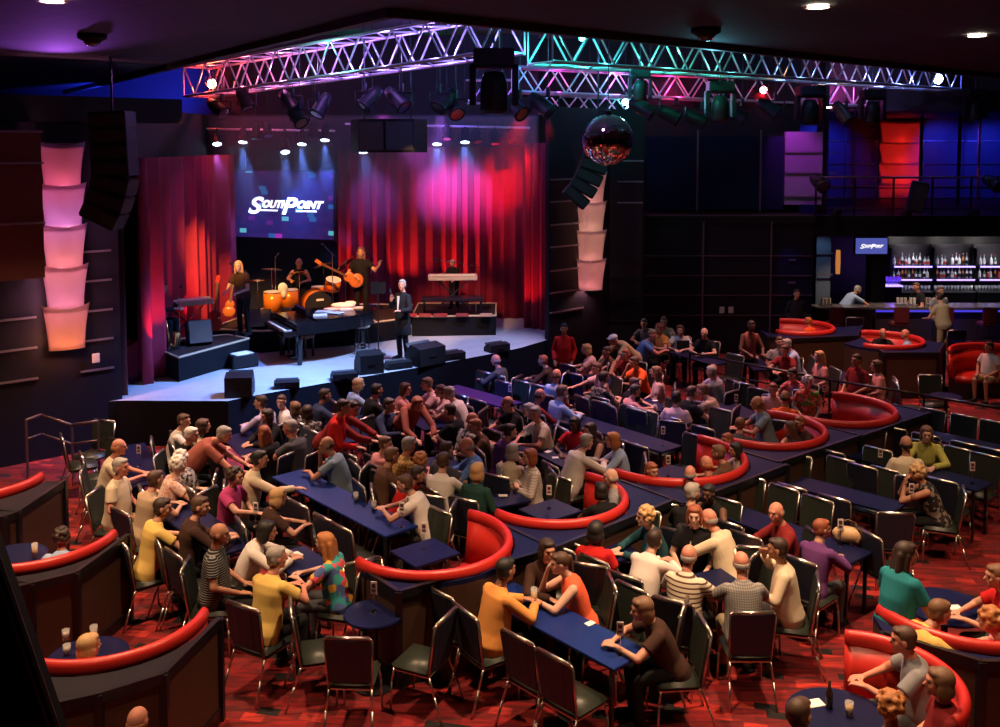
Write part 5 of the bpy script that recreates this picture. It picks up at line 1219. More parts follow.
# ---------------------------------------------------------------- people: who sits where (head position, facing, pose, clothes, label)
# px, py, facing (0 = away from the camera, 90 = right), pose, head turn, shirt, sleeve, hair, hair colour, skin, flags, short phrase, place
AUD = '''
184 422 70 T 20 white long short brn mid f|woman in a white jacket with brown hair|nearest the left corner of the stage
207 426 60 T 0 tan short bob brn mid f|brown haired woman in a tan top|just right of the white jacketed woman by the stage
248 408 -60 T -20 lav long short dbr mid -|dark haired man in a lavender shirt|leaning forward near the low black floor monitor
255 417 -130 T 0 black long bob dbr mid f|dark haired woman in black|right behind the lavender shirted man
280 403 -110 L -60 white short short brn pale f|brown haired woman in a white shirt|close below the low black floor monitor
294 411 -40 T 0 fld short bob lbr mid f|light brown haired woman in a dark floral top|behind the white shirted woman at the stage
308 412 -30 T 20 fld short bob dbr mid f|dark haired woman in dark floral holding a paper|beside the red jacketed woman
266 429 -60 T 20 black short long red mid f|woman with long reddish hair in black|in front of the white shirted woman at the stage
290 432 -60 T -30 dgrey short short gry red -|grey haired man resting his head|right of the long haired woman in black
161 443 90 T 10 black long short wht pale -|white haired man in a black jacket|at the dark left table with the card stand
119 448 75 T 10 cream short bald org red h|heavy balding man in a cream shirt|leaning at the far left table
121 468 95 L 0 cream short short gry red hG|man in profile in a cream short sleeved shirt|seated at the aisle on the far left
156 480 40 T 0 tan short short brn mid -|brown haired person in a tan shirt seen from behind|left of the pink floral woman
179 460 -100 T -20 flw short curly wht pale f|white curly haired woman in black and white floral|behind the pink floral woman
184 474 60 T 0 flp short curly wht pale fh|white haired woman in a pink floral shirt seen from behind|in the left crowd
163 509 50 T 20 yellow short short dbr mid -|person in a yellow shirt seen from behind|on the chair by the left aisle
208 488 110 R -10 magenta short curly dbr mid f|dark haired woman in a magenta top reaching forward|in the left crowd
209 507 60 T 30 dbrown long short brn mid -|person in a dark brown shirt seen from behind|below the magenta top woman
257 507 60 T 10 dbrown short bob bld mid f|woman with round blond hair in dark brown|left of the black haired woman in white
260 460 75 R 0 cream long short blk mid -|black haired man in a cream shirt seen from behind|reaching on to the end of the long blue table
223 533 85 L 5 stripe short bald brn tan h|balding man in a dark striped polo shirt|seated in profile at the left aisle
265 534 80 F 10 white long bob blk mid f|black haired person in a white top leaning on crossed hands|beside the long dark rail in the left crowd
277 559 30 T 20 yellow short short gry red -|grey brown haired man in a yellow shirt seen from behind|on a chair beside the multicoloured blouse woman
330 546 -75 T -10 multi short long org pale fh|woman with long reddish blond hair in a multicoloured blouse|at the small table with papers
310 449 -80 C -20 gblue short bald dbr tan h|balding man in grey blue with hand on cheek|at far end of long blue table
359 385 60 T 0 lblue short bob bld pale f|blond woman in a light blue shirt seen from behind|below the large monitor wedge in front of the piano stool
325 396 60 T 0 navy short short dbr mid -|dark person in navy|in the shadow under the stage front left of the light blue shirt
374 410 120 T 0 navy long short dbr mid -|dark haired man in navy|right of the dark red bending person
377 391 60 T 0 black short short blk mid -|short dark haired person in black|right of the light blue shirted blond woman
407 391 80 T 20 pink short bob brn mid f|brown haired person in a pink shirt|below the large tilted wedge
420 387 -100 T 0 ppink short short lbr red -|tan haired person in a pale pink shirt|right of the pink shirted person near the stage
439 391 -90 T -10 ppink short short brn mid f|brown haired woman in profile in a pale top|left of the white shirted man near the stage
449 394 -70 F -10 white short short gry mid h|grey brown haired man in white leaning forward|near left end of purple lit table
458 414 -60 T 0 black short short dbr mid -|dark haired person in black|in front of the white shirted man near the stage
469 419 60 T 0 flw short bald org red h|balding man in a black and white floral shirt seen from behind|by the orange haired woman in brown
388 443 60 T 30 pink short short lbr pale f|short haired woman in a bright pink top|left of the yellow plaid shirt
409 446 50 T 10 plaid short short gry red h|grey haired man in a yellow plaid shirt seen from behind|in the middle of the crowd
386 464 60 T 0 brown short short lbr mid -|light brown haired person in brown|in front of the bright pink top woman
394 482 80 F 0 red short short dbr mid f|dark haired person in a red shirt leaning in|at the near side of the long blue table
399 486 -80 F -10 white short short brn mid h|man in a white shirt bending over the table|at the near end of the long blue table
419 464 60 T 0 dbrown short curly org mid f|woman with curly ginger hair|between the plaid shirt and the outstretched white sleeves
441 463 20 T 0 white long short brn mid h|dark haired man in a white shirt with arms outstretched seen from behind|in the middle of the crowd
431 443 -110 R 0 dgrey none bob blk mid f|dark haired woman with bare arms in dark grey|behind the outstretched white sleeves
452 449 50 T 0 dgrey short short dbr mid h|man in a dark grey shirt seen from behind|left of the man in the blue shirt
472 446 -90 T 0 blue long bald gry red h|balding grey man in a blue shirt looking down|left of the pale blond woman in cream
478 472 30 L 10 dgreen long bob bld pale fh|woman with blond hair in a dark green top seen from behind|behind the first red booth
485 423 -100 T 0 brown long short org pale f|short orange haired woman in a brown top|at the purple table in the crowd
497 408 -110 T -10 black short bald dbr red -|bald man in a black shirt|at the purple table right of the purple lit one
527 412 -80 T -40 black short bob gry pale f|grey haired woman in black|beside the grey haired man in a cream shirt
541 418 -120 T -30 cream short short gry red h|grey haired man in a cream shirt facing out|with his arm along the purple table
510 432 70 T 0 purple short short dbr mid f|dark haired person in purple with a glowing phone|at the purple table
507 451 30 T 0 cream long bob gry pale f|pale blond woman in a cream cardigan seen from behind|right of the man in the blue shirt
533 457 -105 X 0 fstripe long bob red pale fh|woman with long auburn hair in a striped white blouse|with folded arms at the little table
565 428 -150 T 0 red short bob blk dark f|dark haired woman in a red top|facing out across the paper strewn table
578 444 60 F 0 white long short gry pale h|large person in a white shirt leaning over|left of the woman in the light blue jacket
587 432 -120 T 0 dbrown none bob dbr mid f|dark haired woman with bare shoulder|between the red top and the light blue jacket
612 441 -85 T 0 lblue long bob org pale f|red blond haired woman in a light blue jacket|seated in profile at the near side of the centre table
508 361 -60 T 0 dgrey long bald gry red -|grey haired man in a dark shirt|nearest the right part of the stage front
539 362 -70 T 0 dbrown long short red mid f|auburn haired woman in a brown top|second nearest the right part of the stage front
587 350 -80 T -10 ppink short bob bld pale f|blond woman in a pale pink top|in front of the red jacketed waitress
603 353 -120 T 0 brown none short dbr tan f|dark haired woman in a brown top|left of the man in the pale blue cap
558 375 40 L 0 lblue short bald lbr red h|balding man in a light blue shirt seen from behind|in the middle near the stage
573 388 60 T 0 lblue long short lbr pale -|light brown haired person in a pale blue shirt|in front of the balding man in light blue
539 396 60 T 0 dred long bald dbr red h|broad bald man in a dark maroon shirt|left of the pale blue shirted person
595 368 -110 R 0 ppink short short brn mid f|brown haired woman in a pale pink shirt with stretched arm|below the blond woman in pale pink
606 379 60 T 0 fld short short dbr mid -|dark haired person in a dark print shirt|right of the stretched arm
644 324 -150 T 0 dgrey short short brn tan f|short brown haired woman in dark grey|at the far back left of the blue shirted man
664 322 -170 T 0 tan short short lbr mid -|brown haired person in tan|at the far back against the wall
652 336 95 F 20 blue short short lbr red h|man in a bright blue shirt leaning forward|at the back table
668 331 -130 T 0 orange short curly red mid f|woman with curly brown hair in orange|right of the bright blue shirted man
680 333 -165 T 0 white short bob brn pale f|brown haired woman in a white blouse facing out|behind the upright black tablet
703 334 -150 T 10 black short bald gry pale h|bald man in a black shirt facing out|at the right end of the back table
625 355 -140 T 0 dred short short red mid f|auburn haired person in dark red|right of the man in the pale blue cap
634 363 -120 C 0 hot short short brn tan -|person in orange red resting chin on hand|in front of the auburn haired person
653 373 -80 L 0 ppink short long lbr pale f|woman with long light brown hair in dusty pink|at the small dark table
647 385 110 T 0 black short short brn mid f|brown haired woman in black|left of the long haired woman in dusty pink
634 390 70 T 0 pink short short dbr mid f|small person in a pink shirt|left of the brown haired woman in black
672 401 20 L 0 ppink short short dbr tan h|man in a pale pink shirt seen from behind|on the chair between the centre tables
692 393 60 T 0 black short short brn mid f|brown haired lady in black|right of the pale pink back view man
703 388 -60 F 0 gplaid short short lbr mid h|man in a cream plaid shirt bending far forward|right of centre
713 372 -110 T 0 lav short short pk mid f|pinkish haired woman in a lavender top|behind the bending plaid shirt
721 378 -40 T 0 grey short short gry mid h|grey brown haired man in a grey patterned shirt|right of the lavender top woman
773 390 -160 T 0 ppink short short red mid f|reddish haired woman in a pale pink top facing out|behind the bald man in orange
785 398 20 L 10 hot short bald dbr tan h|bald man in a bright orange shirt seen from behind|right of centre
757 404 -85 T 0 gblue short bald lbr tan h|tanned bald man in a blue grey shirt facing left|on the chair before the fourth booth
758 343 -170 L 0 grey short short brn mid h|man in a grey shirt facing out|in front of the bare armed waitress
776 351 -140 T 0 dred short short brn mid f|short haired person in dark red|left of the man in the light blue shirt
786 345 -85 C 0 lblue short short gry red h|grey haired man in a light blue shirt in profile|at the small table near the back booths
824 357 -100 L 0 pink short long bld pale f|blond woman in a pink top|left of the dark red shirted man
850 356 -120 L 0 dred short short dbr tan h|dark haired man in a dark red shirt|between the pink tops before the brown partition
873 366 -80 L 0 pink short bob brn mid f|brown haired woman in a dusty pink top|right of the dark red shirted man
808 383 -170 L 0 flr short curly wht pale f|white haired woman in a red and green floral shirt|behind the fourth booth
792 375 -120 T 0 sred short short dbr mid f|dark haired person in a red printed top|left of the white haired floral woman
906 445 10 L -10 cream short bald blk tan h|balding dark haired man in a cream shirt seen from behind|at the table of the yellow green cardigan
932 441 -160 T 10 ygreen long bob lbr pale f|blond haired woman in a yellow green cardigan|facing out across the long right table
916 474 -70 B 0 fld none curly bld tan f|curly blond woman in a sleeveless dark floral dress|with hands at her chin at the right
822 530 48 T 20 purple long short red mid f|dark red haired woman in a purple top|beside the tan handbag
692 495 30 T 20 black long short gry mid h|grey haired man in a black jacket seen from behind|just behind the third booth rim
735 489 -140 T 0 black none bun blk dark f|dark haired woman in a black sleeveless top|right of the black jacketed man
770 507 -100 T -30 dred long bald gry red h|bald man in a dark red shirt|at the tan handbag table
692 514 -165 L -10 black short bob red pale f|auburn haired woman in black facing out|behind the bald man in the cream jacket
703 530 -50 F 0 cream long bald gry red h|bald man in a cream jacket leaning sideways|in the group of pale shirts
638 520 -100 T 0 dteal long curly bld pale fh|curly blond woman in a dark teal jacket|at the blue table behind the red top woman
655 541 40 F 0 white long short dbr mid fh|dark haired person in a white blouse seen from behind|left of the striped shirt in the pale group
689 557 30 T 10 wstripe short bald gry red h|bald grey man in a brown and white striped shirt seen from behind|in the pale group
741 564 0 T 0 check short bald gry red hk|bald man in a grey checked shirt seen from behind|with his chair back to the aisle
777 550 -75 D 0 cream long short dbr tan h|dark haired man in a cream jacket drinking|at the right of the pale group
601 532 20 L 0 red short bob blk dark fh|black haired woman in a red top seen from behind|in front of the second booth
506 571 55 T 10 orange long short blk tan h|black haired man in an orange shirt|at the near side of the nearest long table
555 566 -95 C 0 coral none bun brn pale f|brown haired woman in a sleeveless coral dress|opposite the orange shirted man
531 567 160 T 0 dbrown long bob dbr mid f|dark haired person with face showing between the couple|behind the nearest long table
640 612 -95 F 0 dbrown short bob lbr mid f|brown haired person in brown reaching over the table|at the right end of the nearest long table
800 716 20 T 20 brown short short brn mid -|brown haired person seen from behind|cut off at the bottom beside the navy round table
'''
BOOTHP = '''
63 541 -10 T 20 lblue short curly dbr tan f|curly brown haired person in a pale shirt seen from behind|in the middle left booth
90 651 10 T 20 ppink short bob bld mid f|blond haired person seen from behind|in the lowest left booth
138 727 10 L 0 tan short bald org red -|top of an orange lit bald head|at the bottom edge below the lowest left booth
601 493 -20 T 0 black short bob blk dark f|black haired woman with her back turned|in the second middle booth
610 481 -80 L 0 grey short bald gry pale -|grey haired bald man|in the second middle booth behind the black haired woman
652 474 150 T 0 dbrown short short red mid -|dim reddish haired person|alone at the left of the third booth
690 477 20 L 0 black long bald gry red -|bald man in black|seen over the rim of the third booth
706 467 -40 L 0 brown short bald org red -|ginger haired person|left in the third booth
718 456 -60 T 0 brown short short lbr mid -|brown haired person|in the middle of the third booth
735 453 -100 T 0 cream short bob blk mid f|black haired woman in a cream top|at the right of the third booth
727 443 -110 T 0 maroon short short red mid f|auburn haired person|at the back of the third booth
740 427 20 T 0 dgrey short short lbr mid h|light brown haired man in dark grey|left in the fourth booth
790 430 -60 T 0 dbrown short long brn mid f|long brown haired woman|in the right curve of the fourth booth
799 426 -120 T 0 dbrown short short red mid f|reddish faced person|right in the fourth booth
808 323 -30 L 0 hot short short org mid f|ginger haired person in a bright orange top|in the back left small booth
883 335 -170 T 0 black short bald dbr red -|balding man in a black shirt facing out|in the back middle small booth
905 336 -60 L 0 lblue short bald org red -|orange haired person seen from behind|in the back middle small booth
996 581 -80 T 0 red short short lbr mid h|person in a red shirt|at the right edge of the navy booth table
989 625 -50 F 0 sred short curly org pale fh|curly ginger haired woman in a red and pink print|leaning on the blue booth table
940 617 80 F 0 yellow short short lbr mid h|person in a bright yellow shirt leaning forward|between the teal top woman and the grey shirt man
903 645 -75 T 0 grey short short brn red h|man with brown hair in a grey shirt|in the nearest red booth at the right
938 688 -80 L 0 dred short bob lbr red fh|short haired woman in a dark red top|right of the grey shirted man in the nearest booth
889 712 -10 L 0 khaki short curly org pale f|blond haired person seen from behind|at the bottom edge in front of the grey shirted man
989 349 -125 L 20 white short short dbr tan hs|dark haired man in a white polo shirt and pale shorts|sitting at the right edge by the bar booth
'''
STANDP = '''
226 436 80 SB 0 maroon short short gry red h|man in a brick red shirt leaning over with motion|by the short blue table near the stage
341 403 95 SK 0 red long short dbr tan f|woman in a bright red jacket standing|in the middle of the crowd below the stage
358 408 100 SL 10 dred long short dbr mid -|person in a dark red top bending down|right of the bright red jacket
411 405 150 SB 0 maroon long bob red mid fh|person in a dusky rose coat leaning forward|left of the white shirted man near the stage
613 340 -120 SB 0 khaki short cap bwt mid h|man in a tan shirt and a pale blue cap|in front of the back wall
564 329 -170 S 0 red long short blk tan f|waitress in a red jacket|standing alone at the right end of the stage
755 327 170 SK 0 maroon none short blk dark f|waitress with bare arms in a dark dress|leaning beside the back left small booth
797 294 175 S 0 black long short dbr tan h|guard in a black suit|standing against the back wall left of the bar
858 290 80 SL 0 lblue short short gry red h|man in a light blue shirt leaning on the counter|at the left part of the bar
939 297 -20 SK 0 khaki short short dbr mid hK|man in a cream shirt seen from behind|standing at the bar
916 287 -110 SK 0 black short short brn red -|bartender in black|working behind the bar
941 291 170 S 0 grey short short brn mid -|second bartender in grey|behind the bar behind the cream shirted man
912 561 60 SK 25 teal short long dbr tan fh|woman in a teal top with long brown hair|standing in the aisle at the right
'''
HAIRM['pk'] = mat('hair_pink_blond', (.45, .22, .16), .6)
def headpoint(px, py, pose, f, sc, base=0.0):
    k = skel(pose); h = k['head']; hz = base + h.z * sc
    p = P(px, py, hz); q = Matrix.Rotation(-R(f), 3, 'Z') @ Vector((h.x, h.y, 0)) * sc
    return p.x - q.x, p.y - q.y
def concise(s, most=16):
    n = lambda t: len(t.replace(',', ' ').split())
    for a, b in (('seen from behind', 'from behind'), (' leaning on crossed hands', ' leaning forward'), (' in profile', ''), (' with motion', ''), (' facing left', ''), (' in a ', ' in '), (' on a ', ' on '), (' from behind', ''), (' haired', '-haired'), (' the ', ' ')):
        if n(s) <= most: break
        s = s.replace(a, b)
    return s
def parse(txt, kind):
    for ln in txt.strip().splitlines():
        a, short, place = ln.split('|'); v = a.split(); fl = v[10]; pose = v[3]; f = float(v[2])
        h = 0.02 if 'h' in fl else 0.0
        sc = (0.97 if 'f' in fl else 1.02) * (1 + .015 * math.sin(float(v[0])))
        if kind == 'booth' and float(v[1]) < 560 or v[0] in ('90', '138'): sc *= .92
        x, y = headpoint(float(v[0]), float(v[1]), pose, f, sc)
        pants = 'khaki' if ('G' in fl or 'k' in fl or 's' in fl or 'K' in fl) else ('dgrey' if int(v[0]) % 3 == 0 else 'black')
        ITEMS.append(dict(x=x, y=y, f=f, r=.205, kind=kind, pose=pose, yaw=round(float(v[4]) / 30) * 30, shirt=v[5], sleeve=v[6], style=v[7], hc=v[8], skin=v[9], fem='f' in fl, heavy=h, sc=sc, short=short, label=concise(short + ', ' + place), pants=pants, pk='shorts' if 's' in fl else 'pants', coat='guard' in short, px=float(v[0])))
parse(AUD, 'aud'); parse(BOOTHP, 'booth'); parse(STANDP, 'stand')
# push seats and people apart, off the tables; mostly along the line of sight
for it in ITEMS: it['x0'], it['y0'] = it['x'], it['y']
for rep in range(60):
    for i, a in enumerate(ITEMS):
        for b in ITEMS[i + 1:]:
            dx, dy = b['x'] - a['x'], b['y'] - a['y']
            if abs(dx) > .6 or abs(dy) > .6: continue
            d = math.hypot(dx, dy) or .01; need = a['r'] + b['r'] - .02
            if d < need:
                q = (need - d) / d * .5; wa = 0 if a['kind'] == 'booth' else 1; wb = 0 if b['kind'] == 'booth' else 1
                if wa + wb == 0: wa = wb = 1
                a['x'] -= dx * q * wa; a['y'] -= dy * q * wa; b['x'] += dx * q * wb; b['y'] += dy * q * wb
    for it in ITEMS:
        if it['kind'] in ('booth', 'stand'): continue
        for (tx, ty, hl, hw, an) in TABS:
            c, s = math.cos(an), math.sin(an); dx, dy = it['x'] - tx, it['y'] - ty; u, v = dx * c + dy * s, -dx * s + dy * c
            eu, ev = hl + .24 - abs(u), hw + .25 - abs(v)
            if eu > 0 and ev > 0:
                if ev <= eu: v += (ev if v >= 0 else -ev) * .5
                else: u += (eu if u >= 0 else -eu) * .5
                it['x'], it['y'] = tx + u * c - v * s, ty + u * s + v * c
        it['x'] += (it['x0'] - it['x']) * .04; it['y'] += (it['y0'] - it['y']) * .02
CHG = 'banquet chairs on the floor'
side = {}
for it in ITEMS:
    if it['kind'] == 'chair' and it['key']: side.setdefault((it['key'], it['f']), []).append(it)
for (key, f), lst in side.items():
    lst.sort(key=lambda i: i['px']); sn = 'near' if f == LO else 'far' if f == UP else None
    for k, it in enumerate(lst):
        od = ORD[k] if len(lst) > 1 else 'only'
        if sn: it['label'] = f'{od} empty chair from the left on the {sn} side of {TPH[key]}'
        else: it['label'] = {75: 'empty chair turned sideways left of the small round cocktail table', 150: 'tall empty chair facing out behind the small round cocktail table', 3: 'empty chair with its back to the camera before the small round cocktail table', -65: 'empty chair right of the small round cocktail table facing it',
            -70: 'tall empty chair angled at the right end of the nearest long table', 200: None, 215: 'blue lit empty chair right of the tallest one at the far left', 60: None, -62: 'empty chair at the left end of the tan handbag table', 190: 'empty chair behind the bald man in the checked shirt'}.get(f)
        if it['label'] is None: it['label'] = {('lf1', 200): 'tallest blue lit empty chair at the far left below the stage', ('rnd', 200): 'empty chair behind the auburn haired woman in black', ('lf1', 60): f'{ORD[k]} empty chair from the left at the far left beside the handrail'}[(key, f)]
for it in ITEMS:
    if it['kind'] == 'chair': chair(it['x'], it['y'], it['f'], it['label'], CHG)
    else:
        z = {'aud': .012, 'booth': .045, 'stand': .004}[it['kind']]
        o = place_person(it['x'], it['y'], z, it['f'], it['pose'], it['yaw'], it['shirt'], it['sleeve'], it['style'], it['hc'], it['skin'], it['label'], it['fem'], it['heavy'], it['sc'], it['pants'], it['pk'], 'people in the audience' if it['kind'] != 'stand' else 'standing people', 'coat' if it['coat'] else None)
        if it['kind'] == 'aud': chair(it['x'], it['y'], it['f'], f'chair under the {it["short"]}', CHG)
# ---------------------------------------------------------------- performers
def perf(px, py, base, f, pose, yaw, shirt, sleeve, style, hc, skin, label, sc=1.0, z=None, **kw):
    x, y = headpoint(px, py, pose, f, sc, base)
    return place_person(x, y, base, f, pose, yaw, shirt, sleeve, style, hc, skin, label, scale=sc, group='performers on stage', **kw)
o = perf(402, 285, ST + .005, -140, 'SS', -30, 'black', 'long', 'short', 'gry', 'red', 'singing man in a black suit with raised hands at the front of the stage', 1.0, extra='coat')
t = MB().sph((0, 0, 0), (.015, .015, .015), 6, 4); t.bm.clear()
t.loft([(Vector((0, .125, 1.40)), .035, .02, rx(0)), (Vector((0, .14, 1.10)), .012, .012, rx(0))], 10); t.obj('shirt_front', CLM['white'], o)
k_ = skel('SS'); w = Vector(k_['arms'][0][1]); t = MB(); t.cyl(w + Vector((-.03, .0, .06)), w + Vector((-.04, .06, .22)), .012, .018, 8); t.sph(w + Vector((-.04, .065, .24)), (.026,) * 3, 8, 6)
mi = t.obj('microphone', PLASTIC, None, True); mi.matrix_world = Matrix.Translation(o.location) @ Matrix.Rotation(R(140), 4, 'Z'); tag(mi, 'hand microphone held by the singing man in the black suit', 'microphone')
perf(238, 266, RZ + .005, -160, 'SK', -20, 'dbrown', 'short', 'long', 'bld', 'pale', 'blond long haired singer in dark brown at the left of the drum kit', .96, fem=True, pants='black')
perf(299, 263, RZ + .02, 170, 'R', 0, 'black', 'none', 'bald', 'gry', 'red', 'bald drummer in a black sleeveless shirt behind the drum kit', 1.0)
th = thing('drum_stool', 'black drum stool under the bald drummer', 'stool', (headpoint(299, 263, 'R', 170, 1.0, RZ + .02)[0], headpoint(299, 263, 'R', 170, 1.0, RZ + .02)[1], RZ + .006)); MB().cyl((0, 0, .36), (0, 0, .46), .17, .17, 18).obj('seat', PLASTIC, th); MB().cyl((0, 0, 0), (0, 0, .36), .03, .03, 8).obj('post', CHROME, th)
gt = perf(361, 252, RZ + .005, 170, 'SG', 10, 'black', 'short', 'long', 'lbr', 'mid', 'bass player with long hair in black beside the drum kit', 1.0)
q = gt.matrix_world.copy(); g1 = guitar('bass_guitar', 'amber bass guitar held by the long haired player in black', 'guitar', (0, 0, 0), (0, 0, 0), .95)
g1.matrix_world = Matrix.Translation(gt.location) @ Matrix.Rotation(-R(170), 4, 'Z') @ Matrix.Translation((.12, .20, .96)) @ Matrix.Rotation(R(180), 4, 'Z') @ Matrix.Rotation(R(-62), 4, 'Y')
perf(452, 263, RZ + .005, -160, 'SK', 0, 'black', 'long', 'short', 'gry', 'red', 'grey haired keyboard player in black behind the cream keyboard', .74 + .0)
perf(163, 288, RZ + .005, 100, 'T', 0, 'black', 'long', 'short', 'dbr', 'mid', 'dark haired keyboard player in black seated on the left riser', 1.0)
x, y = headpoint(163, 288, 'T', 100, 1.0, RZ); th = thing('keyboard_stool', 'black stool under the seated left keyboard player', 'stool', (x, y, RZ + .006)); MB().box((0, 0, .42), (.4, .34, .07), (0, 0, 0), .02).obj('seat', PLASTIC, th); MB().cyl((0, 0, 0), (0, 0, .4), .03, .03, 8).obj('post', BLKTRIM, th)
# ---------------------------------------------------------------- things on the tables
def card(px, py, k, z=.75):
    """slim stand with a small printed card; px, py is its foot"""
    p = P(px, py, z); t = thing('table_card_stand', CARDL[k], 'table sign', (p.x, p.y, z + .003), R(-8), 'card stands on the tables')
    MB().cyl((0, 0, 0), (0, 0, .012), .035, .03, 12).obj('foot', CHROME, t); MB().cyl((0, 0, .01), (0, 0, .20), .004, .004, 6).obj('rod', CHROME, t)
    c = MB().box((0, 0, .25), (.065, .008, .13)).obj('card', CARDM, t); m = MB(); m.box((0, -.006, .275), (.04, .004, .04)); m.box((0, -.006, .225), (.045, .004, .02)); m.obj('print', mat('dark_print', (.10, .03, .03), .6), c)
CARDP = [(402, 527), (374, 612), (139, 466), (256, 527), (668, 477), (663, 446), (736, 412), (840, 545), (911, 507), (824, 402), (620, 655), (972, 484), (424, 549), (549, 509), (510, 402), (880, 470)]
CARDL = ['card stand at the near end of the long blue table', 'card stand on the small round cocktail table', 'card stand on the dark table at the far left', 'card stand in front of the round haired blond woman', 'card stand on the table in the third booth', 'card stand at the right end of the long centre table', 'card stand near the tanned bald man in blue grey', 'card stand beside the tan handbag', 'card stand in front of the curly blond woman in floral',
 'card stand near the white haired floral shirted woman', 'card stand at the right end of the nearest long table', 'card stand at the right end of the yellow green cardigan table', 'card stand on the table in the first booth', 'card stand on the table in the second booth', 'card stand at the right end of the purple lit table', 'card stand by the cream shirted back view man']
for k, (px, py) in enumerate(CARDP): card(px, py, k)
def glass(px, py, label, h=.14, z=.75, col=(.5, .35, .2)):
    p = P(px, py, z); t = thing('drinking_glass', label, 'glass', (p.x, p.y, z + .003), 0, 'drinks on the tables')
    MB().lathe([(.03, 0), (.036, h), (.033, h), (.028, .012), (0, .01)], n=16).obj('glass', mat('drink_glass', (.7, .7, .7), .06, 0, var=0, Alpha=.35), t, True); MB().lathe([(0, .012), (.027, .012), (.031, h * .7), (0, h * .7)], n=14).obj('drink', mat(f'drink_{int(col[0]*99)}', col, .2), t, True)
GL = [(35, 558, 'tall glass of beer with foam on the middle left booth table', .17, (.6, .35, .08)), (66, 640, 'left of two low glasses on the lowest left booth table', .1, (.5, .4, .3)), (67, 655, 'lower of the two low glasses on the lowest left booth table', .1, (.35, .3, .25)), (94, 642, 'stemmed glass standing behind the blond head in the lowest left booth', .16, (.4, .3, .25)),
 (356, 502, 'red drink glass in the middle of the long blue table', .13, (.5, .12, .06)), (374, 511, 'second red drink glass by the white shirted bending man', .13, (.4, .1, .05)), (534, 605, 'tall red drink between the orange shirted man and coral dress', .18, (.6, .08, .04)), (849, 716, 'short foamy glass on the navy table at bottom right', .12, (.6, .5, .35)),
 (345, 437, 'clear glass near the bright red jacket', .12, (.4, .4, .4)), (757, 362, 'clear glass on the table of the light blue shirted man', .12, (.5, .5, .45)), (848, 378, 'clear glass among the three people by the brown partitions', .12, (.5, .5, .45)), (655, 411, 'clear glass on the small dark centre table', .12, (.4, .4, .4)), (703, 358, 'clear glass at the back table near the bald man', .12, (.5, .5, .5)), (492, 452, 'clear glass on the purple table', .12, (.5, .45, .5))]
for px, py, lab, h, c in GL: glass(px, py, lab, h, .75, c)
p = P(829, 708, .75); t = thing('beer_bottle', 'dark beer bottle on the navy table at bottom right', 'bottle', (p.x, p.y, .754)); MB().lathe([(.03, 0), (.03, .13), (.012, .18), (.012, .23), (0, .23)], n=14).obj('bottle_glass', mat('brown_beer_glass', (.05, .02, .01), .1), t, True); MB().cyl((0, 0, .04), (0, 0, .10), .031, .031, 14, False).obj('label', MATS['black_bottle_cap'], t)
NAP = [(814, 704, 'white folded menu on the navy table at bottom right', .16), (590, 624, 'white napkin on the nearest long table', .10), (954, 608, 'white paper on the blue booth table at the right edge', .14), (293, 556, 'white papers on the small table of the striped shirt man', .2), (548, 452, 'white paper at the left of the paper strewn table', .12), (556, 458, 'second white paper on the paper strewn table', .12), (503, 496, 'white paper on the little table before the striped blouse', .12), (497, 437, 'white card on the purple table', .1), (430, 421, 'white paper on the table left of the white shirted man near the stage', .14), (316, 428, 'pink paper held low beside the bright red jacket', .14), (655, 401, 'white paper on the small dark centre table', .1)]
for px, py, lab, s in NAP:
    p = P(px, py, .75); o = MB().box((0, 0, 0), (s, s * .7, .006)).obj('paper', WHITE, None, False, (p.x, p.y, .757), R(px % 50)); tag(o, lab, 'paper')
p = P(521, 444, .75); o = MB().box((0, 0, .0), (.07, .14, .008), (0, 0, 0), .003).obj('mobile_phone', PLASTIC, None, False, (p.x, p.y, .83)); o.rotation_euler = (R(-50), 0, R(20)); MB().box((0, 0, .006), (.06, .12, .003)).obj('screen', mat('phone_screen', (.5, .6, .8), .3, emit=(.7, .85, 1), es=5), o); tag(o, 'glowing mobile phone held at the purple table', 'phone')
p = P(683, 351, .75); o = thing('tablet_computer', 'upright black tablet on the back table', 'tablet', (p.x, p.y, .754), R(5)); MB().box((0, 0, .13), (.30, .015, .22), (-.2, 0, 0), .004).obj('tablet_case', PLASTIC, o); MB().box((0, .06, .01), (.28, .14, .012)).obj('stand', PLASTIC, o)
p = P(848, 543, .75); hb = thing('handbag', 'tan leather handbag on the table beside the purple top woman', 'handbag', (p.x, p.y, .754), R(-25)); LEA = mat('tan_handbag_leather', (.52, .33, .17), .5, bump=.2, scale=14)
m = MB(); m.sph((0, 0, .10), (.19, .10, .10), 16, 10); m.box((0, 0, .07), (.32, .15, .12), (0, 0, 0), .03); link('bag_body', remesh(m, .012, 2), hb).data.materials.append(LEA)
m = MB(); m.tube([(-.1, 0, .17), (-.08, .0, .25), (0, 0, .28), (.08, 0, .25), (.1, 0, .17)], .01, 6); m.obj('handle', mat('dark_bag_strap', (.10, .05, .03), .5), hb, True)
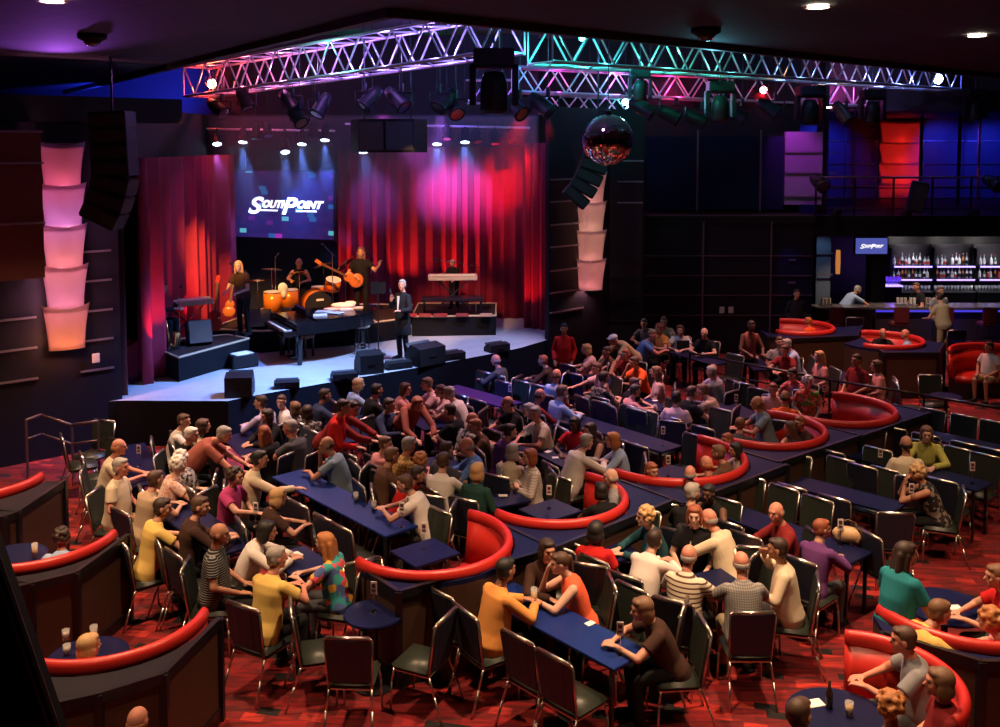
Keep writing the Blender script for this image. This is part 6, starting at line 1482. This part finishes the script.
# two chairs tipped forward against the short blue table
for k, (px, py, lab) in enumerate(((284, 443, 'first of two chairs tipped forward against the end of the long blue table'), (297, 452, 'second of two chairs tipped forward against the end of the long blue table'))):
    p = P(px, py, .8); c = copy_tree(ch); c.location = (p.x, p.y + .2, .06); c.rotation_euler = (R(-28), 0, R(-50)); c['label'] = lab; c['group'] = CHG
# dark slanted stand in front of the lower left booths
st2 = thing('drape_stand', 'dark slanted draped post close to the camera at the lower left', 'stand', D(25, 640, 5.2)); 
o0 = D(25, 640, 5.2); q = [D(*v, 5.2) - o0 for v in ((-70, 430), (-36, 470), (10, 600), (62, 750), (-70, 760))]
m = MB(); 
lo = [m.bm.verts.new(v) for v in q]; hi = [m.bm.verts.new(v + Vector((0, .12, 0))) for v in q]; m.bm.faces.new(lo); m.bm.faces.new(hi[::-1])
for k in range(5): m.bm.faces.new((lo[k], lo[(k + 1) % 5], hi[(k + 1) % 5], hi[k]))
m.obj('drape', mat('black_drape_cloth', (.006, .006, .007), .9), st2); MB().tube([q[1], q[2], q[3]], .03, 8).obj('post', BLKTRIM, st2)

# thin stage haze that shows the blue beams
hz = bpy.data.materials.new('stage_haze_air'); hz.use_nodes = True; nt = hz.node_tree
nt.nodes.remove(nt.nodes['Principled BSDF']); vs_ = nt.nodes.new('ShaderNodeVolumeScatter'); vs_.inputs['Density'].default_value = .075; vs_.inputs['Anisotropy'].default_value = .2
tc = nt.nodes.new('ShaderNodeTexCoord'); sp = nt.nodes.new('ShaderNodeSeparateXYZ'); mr = nt.nodes.new('ShaderNodeMapRange'); mr.interpolation_type = 'SMOOTHSTEP'
nt.links.new(tc.outputs['Object'], sp.inputs[0]); nt.links.new(sp.outputs['Z'], mr.inputs['Value']); nt.links.new(mr.outputs['Result'], vs_.inputs['Density'])
mr.inputs['From Min'].default_value = 3.2; mr.inputs['From Max'].default_value = 5.6; mr.inputs['To Min'].default_value = 0; mr.inputs['To Max'].default_value = .10
nt.links.new(vs_.outputs[0], nt.nodes['Material Output'].inputs['Volume'])
tag(MB().box((-2.9, 23.75, 4.7), (7.6, 3.3, 3.0)).obj('stage_haze', hz), 'thin bluish haze in the air above the band', 'haze', None, 'stuff')
for o in bpy.data.objects:
    if o.parent is None and 'label' in o.keys(): o['label'] = concise(o['label'])
